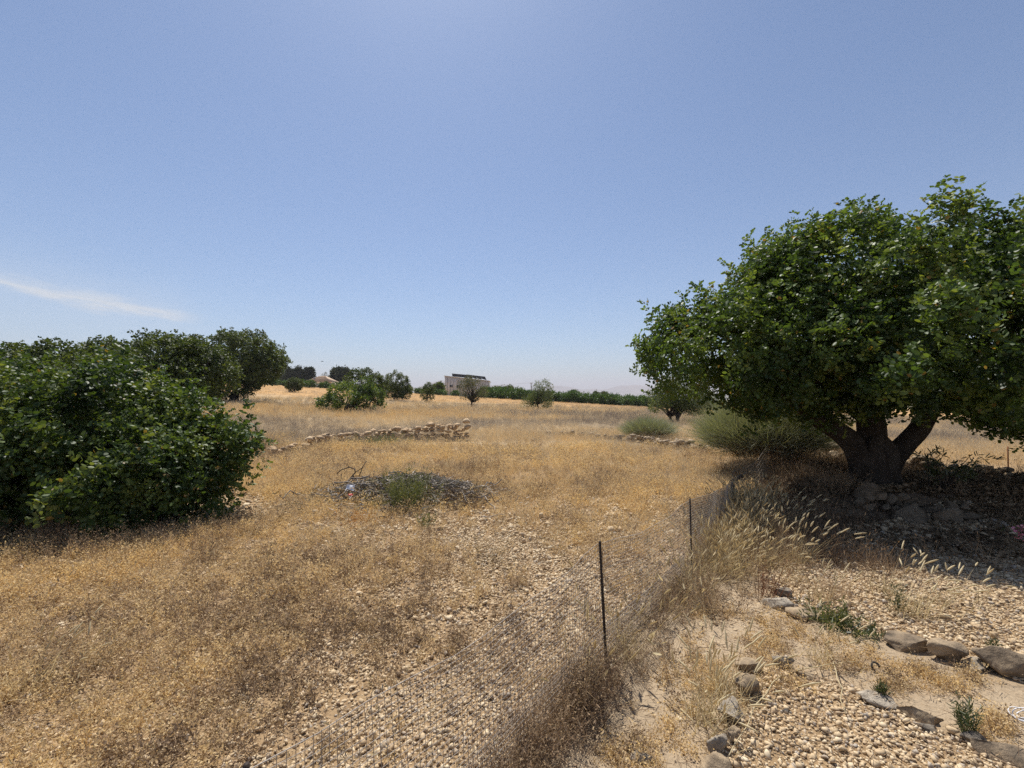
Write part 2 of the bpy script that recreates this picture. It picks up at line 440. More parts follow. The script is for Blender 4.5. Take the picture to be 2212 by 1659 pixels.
# mountains on the horizon
MOUNT = plain('bare_mountain', [(0.10, 0.10, 0.07), (0.20, 0.17, 0.12), (0.28, 0.23, 0.17)], 0.002, 0.95)
def ridge(name, dist, u0, u1, prof, label, seed, depth=2600):
    us = np.linspace(u0, u1, 130)
    hs = np.interp(us, [p[0] for p in prof], [p[1] for p in prof]) / F_PX * dist
    hs = hs * (0.86 + 0.28 * fbm(us * 0.05, us * 0 + seed, seed, 5)) + dist * 0.0016 * (fbm(us * 0.16, us * 0, seed + 9, 3) - 0.5)
    hs = np.maximum(hs, 0) * smooth(u0, u0 + 25, us) * smooth(u1, u1 - 25, us)
    rows = np.linspace(-1, 1, 17)
    xs, ts = np.meshgrid(us, rows, indexing='ij')
    yy = dist + ts * depth / 2 + 0 * xs
    xx = (xs - 1106) / F_PX * dist + 0 * ts
    pr = np.clip(1 - np.abs(ts), 0, 1) ** 0.8
    zz = hs[:, None] * pr * (1 - 0.3 * (1 - pr) * fbm(xx * 0.004, yy * 0.004, seed + 4)) - 16
    nU, nR = len(us), len(rows)
    a = (np.arange(nU - 1)[:, None] * nR + np.arange(nR - 1)[None]).ravel()
    return tag(link(name, mesh_np(name, np.stack([xx, yy, zz], 2).reshape(-1, 3), [np.stack([a, a + nR, a + nR + 1, a + 1], 1)], MOUNT, True)), label, kind='structure')
ridge('mountains', 7400, 780, 1560, [(780, 8), (880, 24), (950, 40), (985, 36), (1040, 22), (1085, 34), (1110, 27), (1150, 18), (1180, 14), (1560, 6)], 'blue hazy mountain peaks on the horizon behind the warehouse', 2)
ridge('mountains', 8600, 1120, 1800, [(1120, 18), (1170, 24), (1200, 28), (1235, 24), (1270, 20), (1300, 22), (1340, 28), (1380, 30), (1420, 26), (1500, 24), (1800, 8)], 'long pale hazy mountain ridge low on the right horizon', 5)
ridge('mountains', 6600, 1140, 1700, [(1140, 9), (1200, 13), (1280, 10), (1340, 7), (1500, 8), (1700, 3)], 'faint lower foothills in front of the long ridge', 8, 1500)
ridge('mountains', 8200, -350, 760, [(-350, 18), (-300, 22), (200, 16), (500, 18), (760, 12)], 'hazy hills hidden low behind the trees on the left', 12)

# ------------------------------------------------------------------ haze
hz_mb = MB(); hz_mb.box(-13500, -11500, -19, 13500, 12000, 385)
hm = bpy.data.materials.new('haze'); hm.use_nodes = True
hn, hl = hm.node_tree.nodes, hm.node_tree.links; hn.clear()
ho = hn.new('ShaderNodeOutputMaterial'); hv = hn.new('ShaderNodeVolumePrincipled')
hv.inputs['Color'].default_value = (0.97, 0.92, 0.98, 1); hv.inputs['Density'].default_value = 0.00018
hv.inputs['Anisotropy'].default_value = 0.0
hl.new(hv.outputs[0], ho.inputs['Volume'])
hm.cycles.volume_sampling = 'DISTANCE'
tag(hz_mb.build('haze', hm), 'thin pale summer haze over the plain', kind='stuff')

# ------------------------------------------------------------------ rocks
def ico(sub):
    import bmesh
    bm = bmesh.new(); bmesh.ops.create_icosphere(bm, subdivisions=sub, radius=1)
    V = np.array([v.co[:] for v in bm.verts]); F = np.array([[v.index for v in f.verts] for f in bm.faces]); bm.free()
    return V, F
ICO = {k: ico(k) for k in (1, 2, 3, 4)}
def rock_geo(seed, sub=1, planes=9, dims=(1, 1, 1), lump=0.12, lo=.55, hi=.88):
    rs = np.random.default_rng(seed); V, F = ICO[sub]; V = V.copy()
    for _ in range(planes):
        d = unit(rs.normal(size=3)); o = rs.uniform(lo, hi)
        s = V @ d; k = s > o
        V[k] -= np.outer(s[k] - o, d) * 0.95
    if sub > 1:
        for q in range(14):
            w_ = rs.normal(size=3) * (1.8 + q * .9); V = V * (1 - .085 / (1 + q * .28) * np.abs(np.sin(V @ w_ + rs.uniform(0, 6.28))))[:, None]
    V *= 1 + lump * rs.normal(size=(len(V), 1)) * (0.4 if sub > 1 else 0.5)
    return V * np.array(dims) * 0.5 / 0.8, F
def rock_mesh(name, seed, mat, sub=1, planes=9, dims=(1, 1, 1), lump=0.12, sm=False, lo=.55, hi=.88):
    v, f = rock_geo(seed, sub, planes, dims, lump, lo, hi); return mesh_np(name, v, [f], mat, sm)
WALLSTONES = [rock_mesh('stone', 100 + k, ROCK_WALL, 1, 12, (1, random.uniform(.6, .9), random.uniform(.35, .6)), 0.02, lo=.4) for k in range(10)]
FIELDSTONES = [rock_mesh('stone', 140 + k, ROCK, 1, 11, (1, random.uniform(.6, .9), random.uniform(.45, .7)), 0.02, lo=.4) for k in range(8)]

# ------------------------------------------------------------------ scatter (gravel, grass, weeds: things nobody could count)
def scatter(name, protos, P, rot, scl, idx, tone, label):
    me = bpy.data.meshes.new(name)
    me.vertices.add(len(P)); me.vertices.foreach_set('co', np.ascontiguousarray(P, np.float32).ravel())
    for k, a in (('rot', rot), ('scl', scl)):
        at = me.attributes.new(k, 'FLOAT_VECTOR', 'POINT'); at.data.foreach_set('vector', np.ascontiguousarray(a, np.float32).ravel())
    at = me.attributes.new('idx', 'INT', 'POINT'); at.data.foreach_set('value', np.ascontiguousarray(idx, np.int32))
    at = me.attributes.new('tone', 'FLOAT', 'POINT'); at.data.foreach_set('value', np.ascontiguousarray(tone, np.float32))
    o = link(name, me)
    g = bpy.data.node_groups.new(name + '_spread', 'GeometryNodeTree')
    g.interface.new_socket('Geometry', in_out='INPUT', socket_type='NodeSocketGeometry')
    g.interface.new_socket('Geometry', in_out='OUTPUT', socket_type='NodeSocketGeometry')
    N, L = g.nodes, g.links
    gi, go = N.new('NodeGroupInput'), N.new('NodeGroupOutput')
    ip = N.new('GeometryNodeInstanceOnPoints'); ip.inputs['Pick Instance'].default_value = True
    jn = N.new('GeometryNodeJoinGeometry')
    for pm in protos:
        po = bpy.data.objects.new(pm.name, pm)
        oi = N.new('GeometryNodeObjectInfo'); oi.inputs['Object'].default_value = po
        ti = N.new('GeometryNodeGeometryToInstance')
        L.new(oi.outputs['Geometry'], ti.inputs[0]); L.new(ti.outputs[0], jn.inputs[0])
    def na(nm, dt):
        a = N.new('GeometryNodeInputNamedAttribute'); a.data_type = dt; a.inputs['Name'].default_value = nm; return a.outputs[0]
    er = N.new('FunctionNodeEulerToRotation'); L.new(na('rot', 'FLOAT_VECTOR'), er.inputs[0])
    L.new(gi.outputs[0], ip.inputs['Points']); L.new(jn.outputs[0], ip.inputs['Instance'])
    L.new(na('idx', 'INT'), ip.inputs['Instance Index']); L.new(er.outputs[0], ip.inputs['Rotation']); L.new(na('scl', 'FLOAT_VECTOR'), ip.inputs['Scale'])
    L.new(ip.outputs[0], go.inputs[0])
    md = o.modifiers.new('spread', 'NODES'); md.node_group = g
    return tag(o, label, kind='stuff')

def grid_pts(x0, x1, y0, y1, step):
    a, b = np.meshgrid(np.arange(x0, x1, step), np.arange(y0, y1, step))
    a = a.ravel() + RNG.uniform(-.5, .5, a.size) * step; b = b.ravel() + RNG.uniform(-.5, .5, b.size) * step
    return a, b
def in_view(x, y, margin=0.7): return (np.abs(x) < 1.17 * y + margin) & (y > 0.75)

# gravel
gv, n, l, b = new_mat('gravel')
f = nmath(n, l, 'ADD', n.new('ShaderNodeObjectInfo').outputs['Random'], nmath(n, l, 'MULTIPLY_ADD', attr(n, 'tone', 'INSTANCER'), 1.0, -0.5))
gpos = n.new('ShaderNodeNewGeometry').outputs['Position']
f = nmath(n, l, 'ADD', f, nmath(n, l, 'MULTIPLY_ADD', noise(n, l, gpos, 60, 4), 0.4, -0.2))
l.new(ramp(n, l, f, [(0.24, 0.165, 0.10), (0.40, 0.35, 0.29), (0.46, 0.335, 0.205), (0.50, 0.375, 0.23), (0.57, 0.44, 0.28), (0.63, 0.52, 0.36)], [0, 0.07, 0.16, 0.45, 0.75, 1]), b.inputs['Base Color'])
b.inputs['Roughness'].default_value = 0.85; b.inputs['Specular IOR Level'].default_value = 0.25
GRAVEL = [rock_mesh('pebble', 200 + k, gv, 1, 7, (1, random.uniform(.6, .95), random.uniform(.5, .8)), 0.02, lo=.28, hi=.72) for k in range(10)]
def weed_cover(x, y):
    """how much dry weed covers the yard, 0..1"""
    left = smooth(-0.2, -2.6, x + 0.25 * (y - 3))
    nz = fbm(x * 0.9, y * 0.9, 31, 4)
    far_ = smooth(3.4, 6.2, y + .25 * x)
    return np.clip(0.34 + 0.85 * left + 0.55 * far_ + 1.7 * (nz - 0.5), 0, 1)
xs, ys, ss = [], [], []
for (x0, x1, y0, y1, st) in ((-4.2, 1.6, 0.75, 3.2, 0.0165), (-7, 2.6, 3.2, 5.2, 0.021), (-6, 3.4, 5.2, 8.0, 0.032)):
    x, y = grid_pts(x0, x1, y0, y1, st)
    k = (fence_side(x, y) < 0.12 * (vnoise(x * 3, y * 3, 4) - .3)) & in_view(x, y)
    k &= RNG.random(len(x)) > 0.5 * smooth(.5, 1, weed_cover(x, y)) + 0.06
    xs.append(x[k]); ys.append(y[k]); ss.append(np.full(k.sum(), st))
for (x0, x1, y0, y1, st, poly) in ((0.6, 4.2, 0.9, 3.2, 0.0165, BED_NEAR), (1.4, 5.5, 2.0, 5.0, 0.021, BED_FAR), (3, 9, 5.0, 6.3, .034, BED_FAR)):
    x, y = grid_pts(x0, x1, y0, y1, st)
    k = in_poly(x + .1 * (vnoise(x * 6, y * 6, 2) - .5), y + .1 * (vnoise(x * 6, y * 6, 9) - .5), poly) & in_view(x, y)
    xs.append(x[k]); ys.append(y[k]); ss.append(np.full(k.sum(), st))
x, y = grid_pts(0.0, 5, 0.8, 5.5, 0.07)            # loose stones strewn over the bare soil
k = (fence_side(x, y) > 0) & in_view(x, y) & (RNG.random(len(x)) < 0.16)
xs.append(x[k]); ys.append(y[k]); ss.append(np.full(k.sum(), 0.018))
x, y = np.concatenate(xs), np.concatenate(ys); st = np.concatenate(ss)
nG = len(x)
size = st * np.exp(RNG.normal(0.10, 0.36, nG))
z = H(x, y) + size * RNG.uniform(-0.12, 0.38, nG)
tone = 0.5 + 0.5 * (fbm(x * 1.2, y * 1.2, 77) - 0.5)
scatter('gravel', GRAVEL, np.stack([x, y, z], 1), np.stack([RNG.normal(0, .45, nG), RNG.normal(0, .6, nG), RNG.uniform(0, 6.28, nG)], 1), np.repeat(size[:, None], 3, 1), RNG.integers(0, len(GRAVEL), nG), tone, 'pale tan gravel spread over the yard and the two beds')
print('gravel', nG)

# weeds and grass prototypes
def leaf_quads(P, D, L, W, rng):
    """small oval leaves: base, two sides, tip folded along the middle (2 quads each)"""
    n = len(P); D = unit(D); s = unit(np.cross(D, rand_dirs(n, rng))); up = np.cross(s, D)
    L = np.broadcast_to(L, (n,))[:, None]; W = np.broadcast_to(W, (n,))[:, None]
    rows = [P, P + D * L * .35 + s * W * .5 + up * W * .12, P + D * L * .75 + s * W * .42 + up * W * .1, P + D * L, P + D * L * .75 - s * W * .42 + up * W * .1, P + D * L * .35 - s * W * .5 + up * W * .12]
    V = np.stack(rows, 1).reshape(-1, 3); o = np.arange(n) * 6
    return V, [np.zeros((0, 3), int), np.concatenate([np.stack([o, o + 1, o + 2, o + 3], 1), np.stack([o, o + 3, o + 4, o + 5], 1)])]
def geo_mesh(name, parts, mat, seed=0):
    V, F = join_geo(parts); rs = np.random.default_rng(seed)
    return mesh_np(name, V, F, mat, vattr=dict(rnd=np.repeat(rs.random(len(V) // 3 + 1), 3)[:len(V)]))
def weed_proto(seed, mat, h=0.16, spread=0.9, ns=9, nl=10, ll=0.019, lw=0.0085, sw=0.003):
    rs = np.random.default_rng(seed)
    P = np.zeros((ns, 3)); P[:, :2] = rs.normal(0, 0.02, (ns, 2))
    D = np.stack([rs.normal(0, spread * .6, ns), rs.normal(0, spread * .6, ns), np.ones(ns)], 1)
    L = h * rs.uniform(.55, 1.15, ns); bend = rs.normal(0, .35, ns)
    st_ = np.random.default_rng(seed + 1)
    parts = [blades(P, D, L, sw, 3, bend, rng=st_)]
    k = np.repeat(np.arange(ns), nl); t = rs.uniform(.2, 1.0, len(k))
    LP = P[k] + unit(D)[k] * (L[k] * t)[:, None] + rs.normal(0, .012, (len(k), 3))
    LD = unit(D)[k] * .5 + rs.normal(0, .8, (len(k), 3))
    parts.append(leaf_quads(LP, LD, ll * rs.uniform(.6, 1.4, len(k)), lw * rs.uniform(.6, 1.3, len(k)), rs))
    return geo_mesh('weed', parts, mat, seed)
def grass_proto(seed, mat, nb=34, h=0.4, rad=0.14, w=0.0045, lean=.38, heads=8, hl_=.035, hw=.009):
    rs = np.random.default_rng(seed)
    P = np.zeros((nb, 3)); P[:, :2] = rs.normal(0, rad * .6, (nb, 2))
    D = np.stack([rs.normal(0, lean, nb), rs.normal(0, lean, nb), np.ones(nb)], 1)
    L = h * rs.uniform(.45, 1.1, nb); bend = np.abs(rs.normal(.15, .25, nb))
    bd = np.stack([rs.normal(0, 1, nb), rs.normal(0, 1, nb), -0.5 * np.ones(nb)], 1); bd = unit(bd)
    parts = [blades(P, D, L, w, 4, bend, bd, rs)]
    if heads:
        k = rs.choice(nb, heads, False)
        T = P[k] + unit(D)[k] * L[k][:, None] * .96 + bd[k] * (L * bend)[k][:, None] * .92
        HD = unit(D)[k] + bd[k] * (2 * bend[k])[:, None] * .7
        parts.append(leaf_quads(T, HD, hl_ * rs.uniform(.7, 1.4, heads), hw, rs))
        parts.append(leaf_quads(T, HD, hl_ * rs.uniform(.7, 1.4, heads), hw, rs))
    return geo_mesh('grass_tuft', parts, mat, seed)

def spread(name, protos, x, y, scale, tone, label, zs=None, tilt=.15, sink=0.01):
    n_ = len(x); P = np.stack([x, y, H(x, y) - sink], 1)
    s3 = np.repeat(np.asarray(scale)[:, None], 3, 1)
    if zs is not None: s3[:, 2] *= zs
    scatter(name, protos, P, np.stack([RNG.normal(0, tilt, n_), RNG.normal(0, tilt, n_), RNG.uniform(0, 6.28, n_)], 1), s3, RNG.integers(0, len(protos), n_), tone, label)
    print(name, n_)

# dry weeds of the yard
WEEDS = [weed_proto(300 + k, WEED) for k in range(6)]
xs, ys, sc_ = [], [], []
for (x0, x1, y0, y1, st, big) in ((-5, 1.6, .75, 3.2, .062, .74), (-8, 3, 3.2, 6, .075, .90), (-10, 4.5, 6, 10, .12, 1.25), (-13, 8, 10, 16, .17, 1.6)):
    x, y = grid_pts(x0, x1, y0, y1, st)
    cv = weed_cover(x, y); cl = fbm(x * 2.2, y * 2.2, 55, 3)
    bush = np.exp(-(((x + 5.6) / 2.2) ** 2 + ((y - 6.3) / 1.3) ** 2) ** 3)
    bare = np.exp(-(((x + 1.2) / 1.7) ** 2 + ((y - 5.4) / 1.0) ** 2))
    bare2 = np.maximum(np.exp(-(((x + .25) / 1.05) ** 2 + ((y - 1.8) / 1.0) ** 2) ** 2), .7 * np.exp(-(((x - .35) / .9) ** 2 + ((y - 3.6) / .9) ** 2)))
    k = (fence_side(x, y) < -0.05) & in_view(x, y) & (RNG.random(len(x)) < (cv * smooth(.20, .52, cl + .22 * smooth(-.6, -2.2, x))) * (1 - bush) * (1 - .75 * bare) * (1 - .88 * bare2))
    k &= ~((y > 11.5 + .1 * x) & (x > -7.5) & (y > 14))
    xs.append(x[k]); ys.append(y[k]); sc_.append(big * RNG.uniform(.55, 1.25, k.sum()) * (.7 + .6 * cl[k]))
x, y, s = np.concatenate(xs), np.concatenate(ys), np.concatenate(sc_)
tone = np.clip(.46 + 1.5 * (fbm(x * .8, y * .8, 91, 3) - .5) + .16 * smooth(3, 7, y) - .12 * smooth(-1.5, -3.5, x) * (1 - smooth(3.5, 5, y)), 0, 1)
spread('dry_weeds', WEEDS, x, y, s, tone, 'low brown and golden dry weeds growing through the yard gravel', zs=RNG.uniform(.7, 1.2, len(x)))

# tall meadow grass beyond and beside the yard
TUFTS = [grass_proto(400 + k, MEADOW) for k in range(6)]
FARTUFTS = [grass_proto(420 + k, MEADOW, 46, .45, .3, .012, .35, 12, .07, .022) for k in range(5)]
def meadow_tone(x, y):
    g = fbm(x * .16, y * .22, 131, 4); f_ = fbm(x * .7, y * .7, 141, 3)
    return np.clip(.40 + 2.1 * (g - .5) + .8 * (f_ - .5) + RNG.normal(0, .17, len(x)), 0.0, 1)
xs, ys, sc_ = [], [], []
for (x0, x1, y0, y1, st) in ((-22, 24, 13.2, 18, .20), (-32, 34, 18, 26, .27)):
    x, y = grid_pts(x0, x1, y0, y1, st)
    k = in_view(x, y) & (RNG.random(len(x)) < smooth(.25, .5, fbm(x * .5, y * .5, 61)) + .35)
    k &= (y > 14.6 + 0.25 * np.abs(x + 1) * (x < -1.5) * -1 + 1.5 * vnoise(x * .5, y * .5, 5)) | (x > 7) | (x < -8)
    xs.append(x[k]); ys.append(y[k]); sc_.append(RNG.uniform(.6, 1.15, k.sum()))
x, y, s = np.concatenate(xs), np.concatenate(ys), np.concatenate(sc_)
spread('dry_meadow_grass', TUFTS, x, y, s, meadow_tone(x, y), 'tall straw coloured grass standing behind the dry stone walls')
xs, ys, sc_ = [], [], []
for (x0, x1, y0, y1, st) in ((-46, 48, 26, 38, .42), (-62, 64, 38, 62, .75)):
    x, y = grid_pts(x0, x1, y0, y1, st)
    k = in_view(x, y) & (y < 52 + 10 * (fbm(x * .06, y * .06, 71) - .3))
    xs.append(x[k]); ys.append(y[k]); sc_.append(RNG.uniform(.55, 1.1, k.sum()))
x, y, s = np.concatenate(xs), np.concatenate(ys), np.concatenate(sc_)
spread('far_meadow_grass', FARTUFTS, x, y, s, meadow_tone(x, y), 'pale and greyish dry grass of the open meadow farther back')
STUB = [grass_proto(440 + k, MEADOW, 40, .22, .5, .02, .4, 0) for k in range(3)]
x, y = grid_pts(-110, 70, 60, 100, 1.3); k = in_view(x, y)
x, y = x[k], y[k]
spread('field_stubble', STUB, x, y, RNG.uniform(.7, 1.3, len(x)), np.clip(.75 + 1.2 * (fbm(x * .03, y * .2, 15) - .5), 0, 1), 'orange tan stubble of the harvested field below the orchard')

# sparse taller golden grass inside the yard towards the walls
GOLD = [grass_proto(460 + k, MEADOW, 30, .26, .12, .0035, .45, 10, .022, .007) for k in range(5)]
xs, ys = [], []
for (x0, x1, y0, y1, st) in ((-4, 3.2, 4.6, 6.2, .12), (-9, 4.2, 6.2, 10, .12), (-14, 8, 10, 17, .16)):
    x, y = grid_pts(x0, x1, y0, y1, st)
    pile = 1.0 * np.exp(-(((x + 1.6) / 1.5) ** 2 + ((y - 7) / .9) ** 2) ** 2)
    k = in_view(x, y) & (fence_side(x, y) < 0) & (RNG.random(len(x)) < (.22 + .6 * smooth(.4, .6, fbm(x * .6, y * .6, 17))) * (1 - pile) * (.15 + .85 * smooth(5.0, 6.6, y + .5 * (x > 0))))
    k &= ~((np.abs(x + 5.6) < 2.2) & (np.abs(y - 6.3) < 1.3))
    xs.append(x[k]); ys.append(y[k])
x, y = np.concatenate(xs), np.concatenate(ys)
spread('golden_grass', GOLD, x, y, RNG.uniform(.6, 1.2, len(x)), np.clip(.60 + 1.3 * (fbm(x * .5, y * .5, 19) - .5) + RNG.normal(0, .14, len(x)), 0, 1), 'thin golden dry grass between the brush pile and the walls')

# dead weeds tangled along the fence, and under the left bush
DEAD = [weed_proto(340 + k, DEADWEED, .27, .9, 15, 8, .016, .005, .003) for k in range(5)]
t = RNG.uniform(0.0, 1, 720); fy = .7 + t * 5.8; fx = np.interp(fy, FENCE[:, 1], FENCE[:, 0])
off = np.abs(RNG.normal(.02, .15, len(t))) * (1 + .5 * np.sin(fy * 2.1)) - .03
x, y = fx + off, fy - off * .6 + RNG.normal(0, .05, len(t))
k = (RNG.random(len(x)) < .10 + .9 * smooth(.40, .6, fbm(x * 2.2, y * 2.2, 44))) & (y > .75)
x, y = x[k], y[k]
x2, y2 = RNG.uniform(-9.5, -2.9, 1500), RNG.uniform(3.9, 6.2, 1500)
k = np.abs(y2 - (4.75 + .25 * np.sin(x2 * 2) + .12 * np.abs(x2 + 5.5))) < RNG.uniform(0, .75, 1500)
x, y = np.concatenate([x, x2[k]]), np.concatenate([y, y2[k]])
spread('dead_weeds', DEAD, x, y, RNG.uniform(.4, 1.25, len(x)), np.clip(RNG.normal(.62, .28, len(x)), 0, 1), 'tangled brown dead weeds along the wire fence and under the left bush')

# bits of straw and twig lying everywhere near the camera
BITS = [geo_mesh('straw_bits', [blades(np.stack([RNG.normal(0, .09, 14), RNG.normal(0, .09, 14), RNG.uniform(.004, .03, 14)], 1), RNG.normal(0, 1, (14, 3)) * [1, 1, .10], RNG.uniform(.03, .12, 14), .003, 2, .1)], DEADWEED, 610 + k) for k in range(5)]
x, y = grid_pts(-6, 6, .8, 6, .085); k = in_view(x, y) & (RNG.random(len(x)) < .32 + .5 * smooth(.4, .65, fbm(x * 1.5, y * 1.5, 29)))
x, y = x[k], y[k]
spread('straw_litter', BITS, x, y, RNG.uniform(.6, 1.3, len(x)), np.clip(RNG.normal(.6, .3, len(x)), 0, 1), 'bits of dry straw and twig strewn over soil and gravel', sink=-.008)
STALKS = [grass_proto(630 + k, STRAW, 6, .30, .08, .003, .55, 3, .04, .009) for k in range(5)]
x, y = RNG.uniform(-5.5, 1.5, 520), RNG.uniform(1.1, 6.5, 520); k = in_view(x, y) & (fence_side(x, y) < -.1) & (np.hypot((x + 5.6) / 2.2, (y - 6.3) / 1.3) > 1)
x, y = x[k], y[k]
spread('scattered_stalks', STALKS, x, y, RNG.uniform(.4, 1.0, len(x)), np.full(len(x), .5), 'single thin straw stalks standing among the low yard weeds', tilt=.35)
# golden mats on the bare soil path
MAT_ = [weed_proto(360 + k, WEED, .085, 1.7, 12, 9, .011, .006, .002) for k in range(4)]
xs, ys = [], []
for (u, v, ru, rv, num) in ((1480, 1410, 60, 50, 40), (1440, 1560, 70, 60, 30), (1660, 1350, 50, 25, 40), (1730, 1385, 70, 25, 60), (1850, 1430, 60, 25, 60), (1930, 1490, 60, 22, 40), (1980, 1460, 60, 22, 60), (2060, 1480, 70, 20, 60), (2150, 1565, 60, 25, 60), (1560, 1330, 60, 30, 40), (1400, 1640, 80, 40, 40), (1340, 1650, 80, 30, 40), (1640, 1400, 40, 30, 50), (1560, 1480, 50, 60, 50), (1500, 1500, 90, 90, 40), (1700, 1480, 60, 20, 30)):
    for _ in range(int(num * .42)):
        p = flat((u + random.gauss(0, .55) * ru, v + random.gauss(0, .55) * rv)); xs.append(p[0]); ys.append(p[1])
x, y = np.array(xs), np.array(ys)
spread('low_golden_weeds', MAT_, x, y, RNG.uniform(.5, 1.2, len(x)), np.clip(RNG.normal(.66, .2, len(x)), 0, 1), 'low golden weed mats on the bare soil path')

# dry grass and weeds right of the fence, coloured darker for the carob's shade
x, y = grid_pts(1.4, 9, 3.6, 12, .13)
k = in_view(x, y) & (fence_side(x, y) > .05)
band = (~((np.abs(x - 5.35) < 1.0) & (y > 5.3) & (y < 6.4))) & (fence_side(x, y) < 1.7 + .5 * vnoise(x, y, 3) + .35 * smooth(5, 8, y)) & (y > 4.1)
tr = np.hypot(x - 5.6, y - 7) < .7
k &= (band | (RNG.random(len(x)) < .10)) & ~tr & (RNG.random(len(x)) < .75) & ~((y < 5.6) & (x > 3.6) & (RNG.random(len(x)) < .7))
x, y = x[k], y[k]
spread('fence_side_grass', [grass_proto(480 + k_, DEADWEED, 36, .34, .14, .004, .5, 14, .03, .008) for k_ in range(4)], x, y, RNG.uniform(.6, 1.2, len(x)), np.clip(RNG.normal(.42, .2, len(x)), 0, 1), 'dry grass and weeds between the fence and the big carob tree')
SHADE_LITTER = leafy('shade_toned_leaf', [(0.08, 0.055, 0.036), (0.18, 0.13, 0.08), (0.30, 0.22, 0.145)], .05, 1.0, .0, 'tone', tcol=(1, .9, .7))  # leaf brown taken darker to deepen the shade under the crown
def litter_proto(seed):
    rs = np.random.default_rng(seed); P = np.stack([rs.normal(0, .07, 26), rs.normal(0, .07, 26), rs.uniform(0, .035, 26)], 1)
    return geo_mesh('fallen_leaves', [leaf_quads(P, rs.normal(0, 1, (26, 3)) * [1, 1, .25], .05, .03, rs)], SHADE_LITTER, seed)
x, y = grid_pts(2.4, 11, 3.6, 9.6, .062); k = in_view(x, y) & (np.exp(-(((x - 6.2) / 3.1) ** 2 + ((y - 6.5) / 2.3) ** 2) ** 2) > RNG.uniform(.15, 1.25, len(x))) & (fence_side(x, y) > .15) & ~((np.abs(x - 5.35) < 1.0) & (y > 5.45) & (y < 6.4) & (RNG.random(len(x)) < .85))
x, y = x[k], y[k]
spread('shade_leaf_litter', [litter_proto(520 + k_) for k_ in range(4)], x, y, RNG.uniform(.7, 1.2, len(x)), RNG.uniform(.2, .7, len(x)), 'fallen leaves under the big carob, coloured dark to deepen its shade')
TALL = [grass_proto(540 + k_, STRAW, 16, .52, .10, .004, .42, 8, .085, .013) for k_ in range(4)]
fy = RNG.uniform(2.2, 6.6, 330); fx = np.interp(fy, FENCE[:, 1], FENCE[:, 0]) + np.abs(RNG.normal(.05, .28, 330)) * smooth(1.8, 4.2, fy)
k = RNG.random(330) < .15 + .85 * smooth(3.2, 4.6, fy)
spread('tall_fence_grass', TALL, fx[k], fy[k], RNG.uniform(.55, 1.05, k.sum()), np.full(k.sum(), .5), 'tall straw grass with seed heads growing through the wire fence')
x, y = grid_pts(3, 16, 8.2, 14, .2); k = in_view(x, y) & (y > 8.6 + .5 * vnoise(x, y, 6))
x, y = x[k], y[k]
spread('back_grass', TUFTS, x, y, RNG.uniform(.5, .95, len(x)), np.clip(.6 + 1.2 * (fbm(x * .5, y * .5, 23) - .5), 0, 1), 'pale yellow grass in the sun behind the big carob tree')

# ------------------------------------------------------------------ dry stone walls
def stone_wall(name, label, path, heights, per_m, size, protos, seed, tumble=0.5, width=0.35):
    rs = random.Random(seed)
    path = [np.array(p) for p in path]
    c = path[len(path) // 2]; base = (c[0], c[1], hz(*c))
    t = thing(name, label, 'stone wall', base)
    seglen = [np.linalg.norm(b - a) for a, b in zip(path, path[1:])]
    cum = np.concatenate([[0], np.cumsum(seglen)]); total = cum[-1]
    P = np.array(path)
    layer_h = size * 0.36
    for lay in range(12):
        d = 0.0
        while d < total:
            hgt = float(np.interp(d / total, np.linspace(0, 1, len(heights)), heights))
            s = size * rs.uniform(0.7, 1.5)
            top = hgt * (1 + rs.uniform(-.12, .12))
            if (lay + 0.5) * layer_h < top or (lay == 0 and rs.random() < .75):
                for side in ((-1, 1) if lay < 1 or (lay + 2.0) * layer_h > hgt else (-1, )):
                    if rs.random() > per_m: continue
                    x = np.interp(d, cum, P[:, 0]) + rs.gauss(0, .04); y = np.interp(d, cum, P[:, 1]) + side * width * .22 + rs.gauss(0, .05)
                    z = hz(x, y) + lay * layer_h + s * .22 + rs.gauss(0, .015)
                    o = link('stone', rs.choice(protos), t, (x - base[0], y - base[1], z - base[2]), (rs.gauss(0, .3 * tumble), rs.gauss(0, .3 * tumble), rs.uniform(0, 6.28)), (s, s * rs.uniform(.8, 1.1), s * rs.uniform(.8, 1.2)))
            d += s * rs.uniform(.75, 1.0)
    return t
p0, p1, p2, p3 = spot(590, 985), spot(720, 958), spot(850, 950), spot(1012, 951)
stone_wall('stone_wall', 'tumbled tan dry stone wall behind the brush pile, stacked tallest at its right end', [p0, p1, p2, spot(930, 953), p3], [.20, .24, .27, .31, .40, .54, .57], .97, .26, WALLSTONES, 5, .35)
stone_wall('stone_wall', 'low collapsed dry stone wall running below the small grey green broom bush', [spot(1185, 938), spot(1320, 950), spot(1400, 958), spot(1500, 972), spot(1570, 985)], [.08, .16, .22, .25, .18, .10], .75, .20, FIELDSTONES, 6, .8)
stone_wall('stone_wall', 'low sunlit row of loose stones in the grass behind the big carob trunk', [spot(1750, 985), spot(1830, 1000), spot(1950, 1010), spot(2020, 1018), spot(2110, 1026), spot(2250, 1040)], [.15, .22, .24, .22, .16, .12], .8, .24, FIELDSTONES, 7, .6)
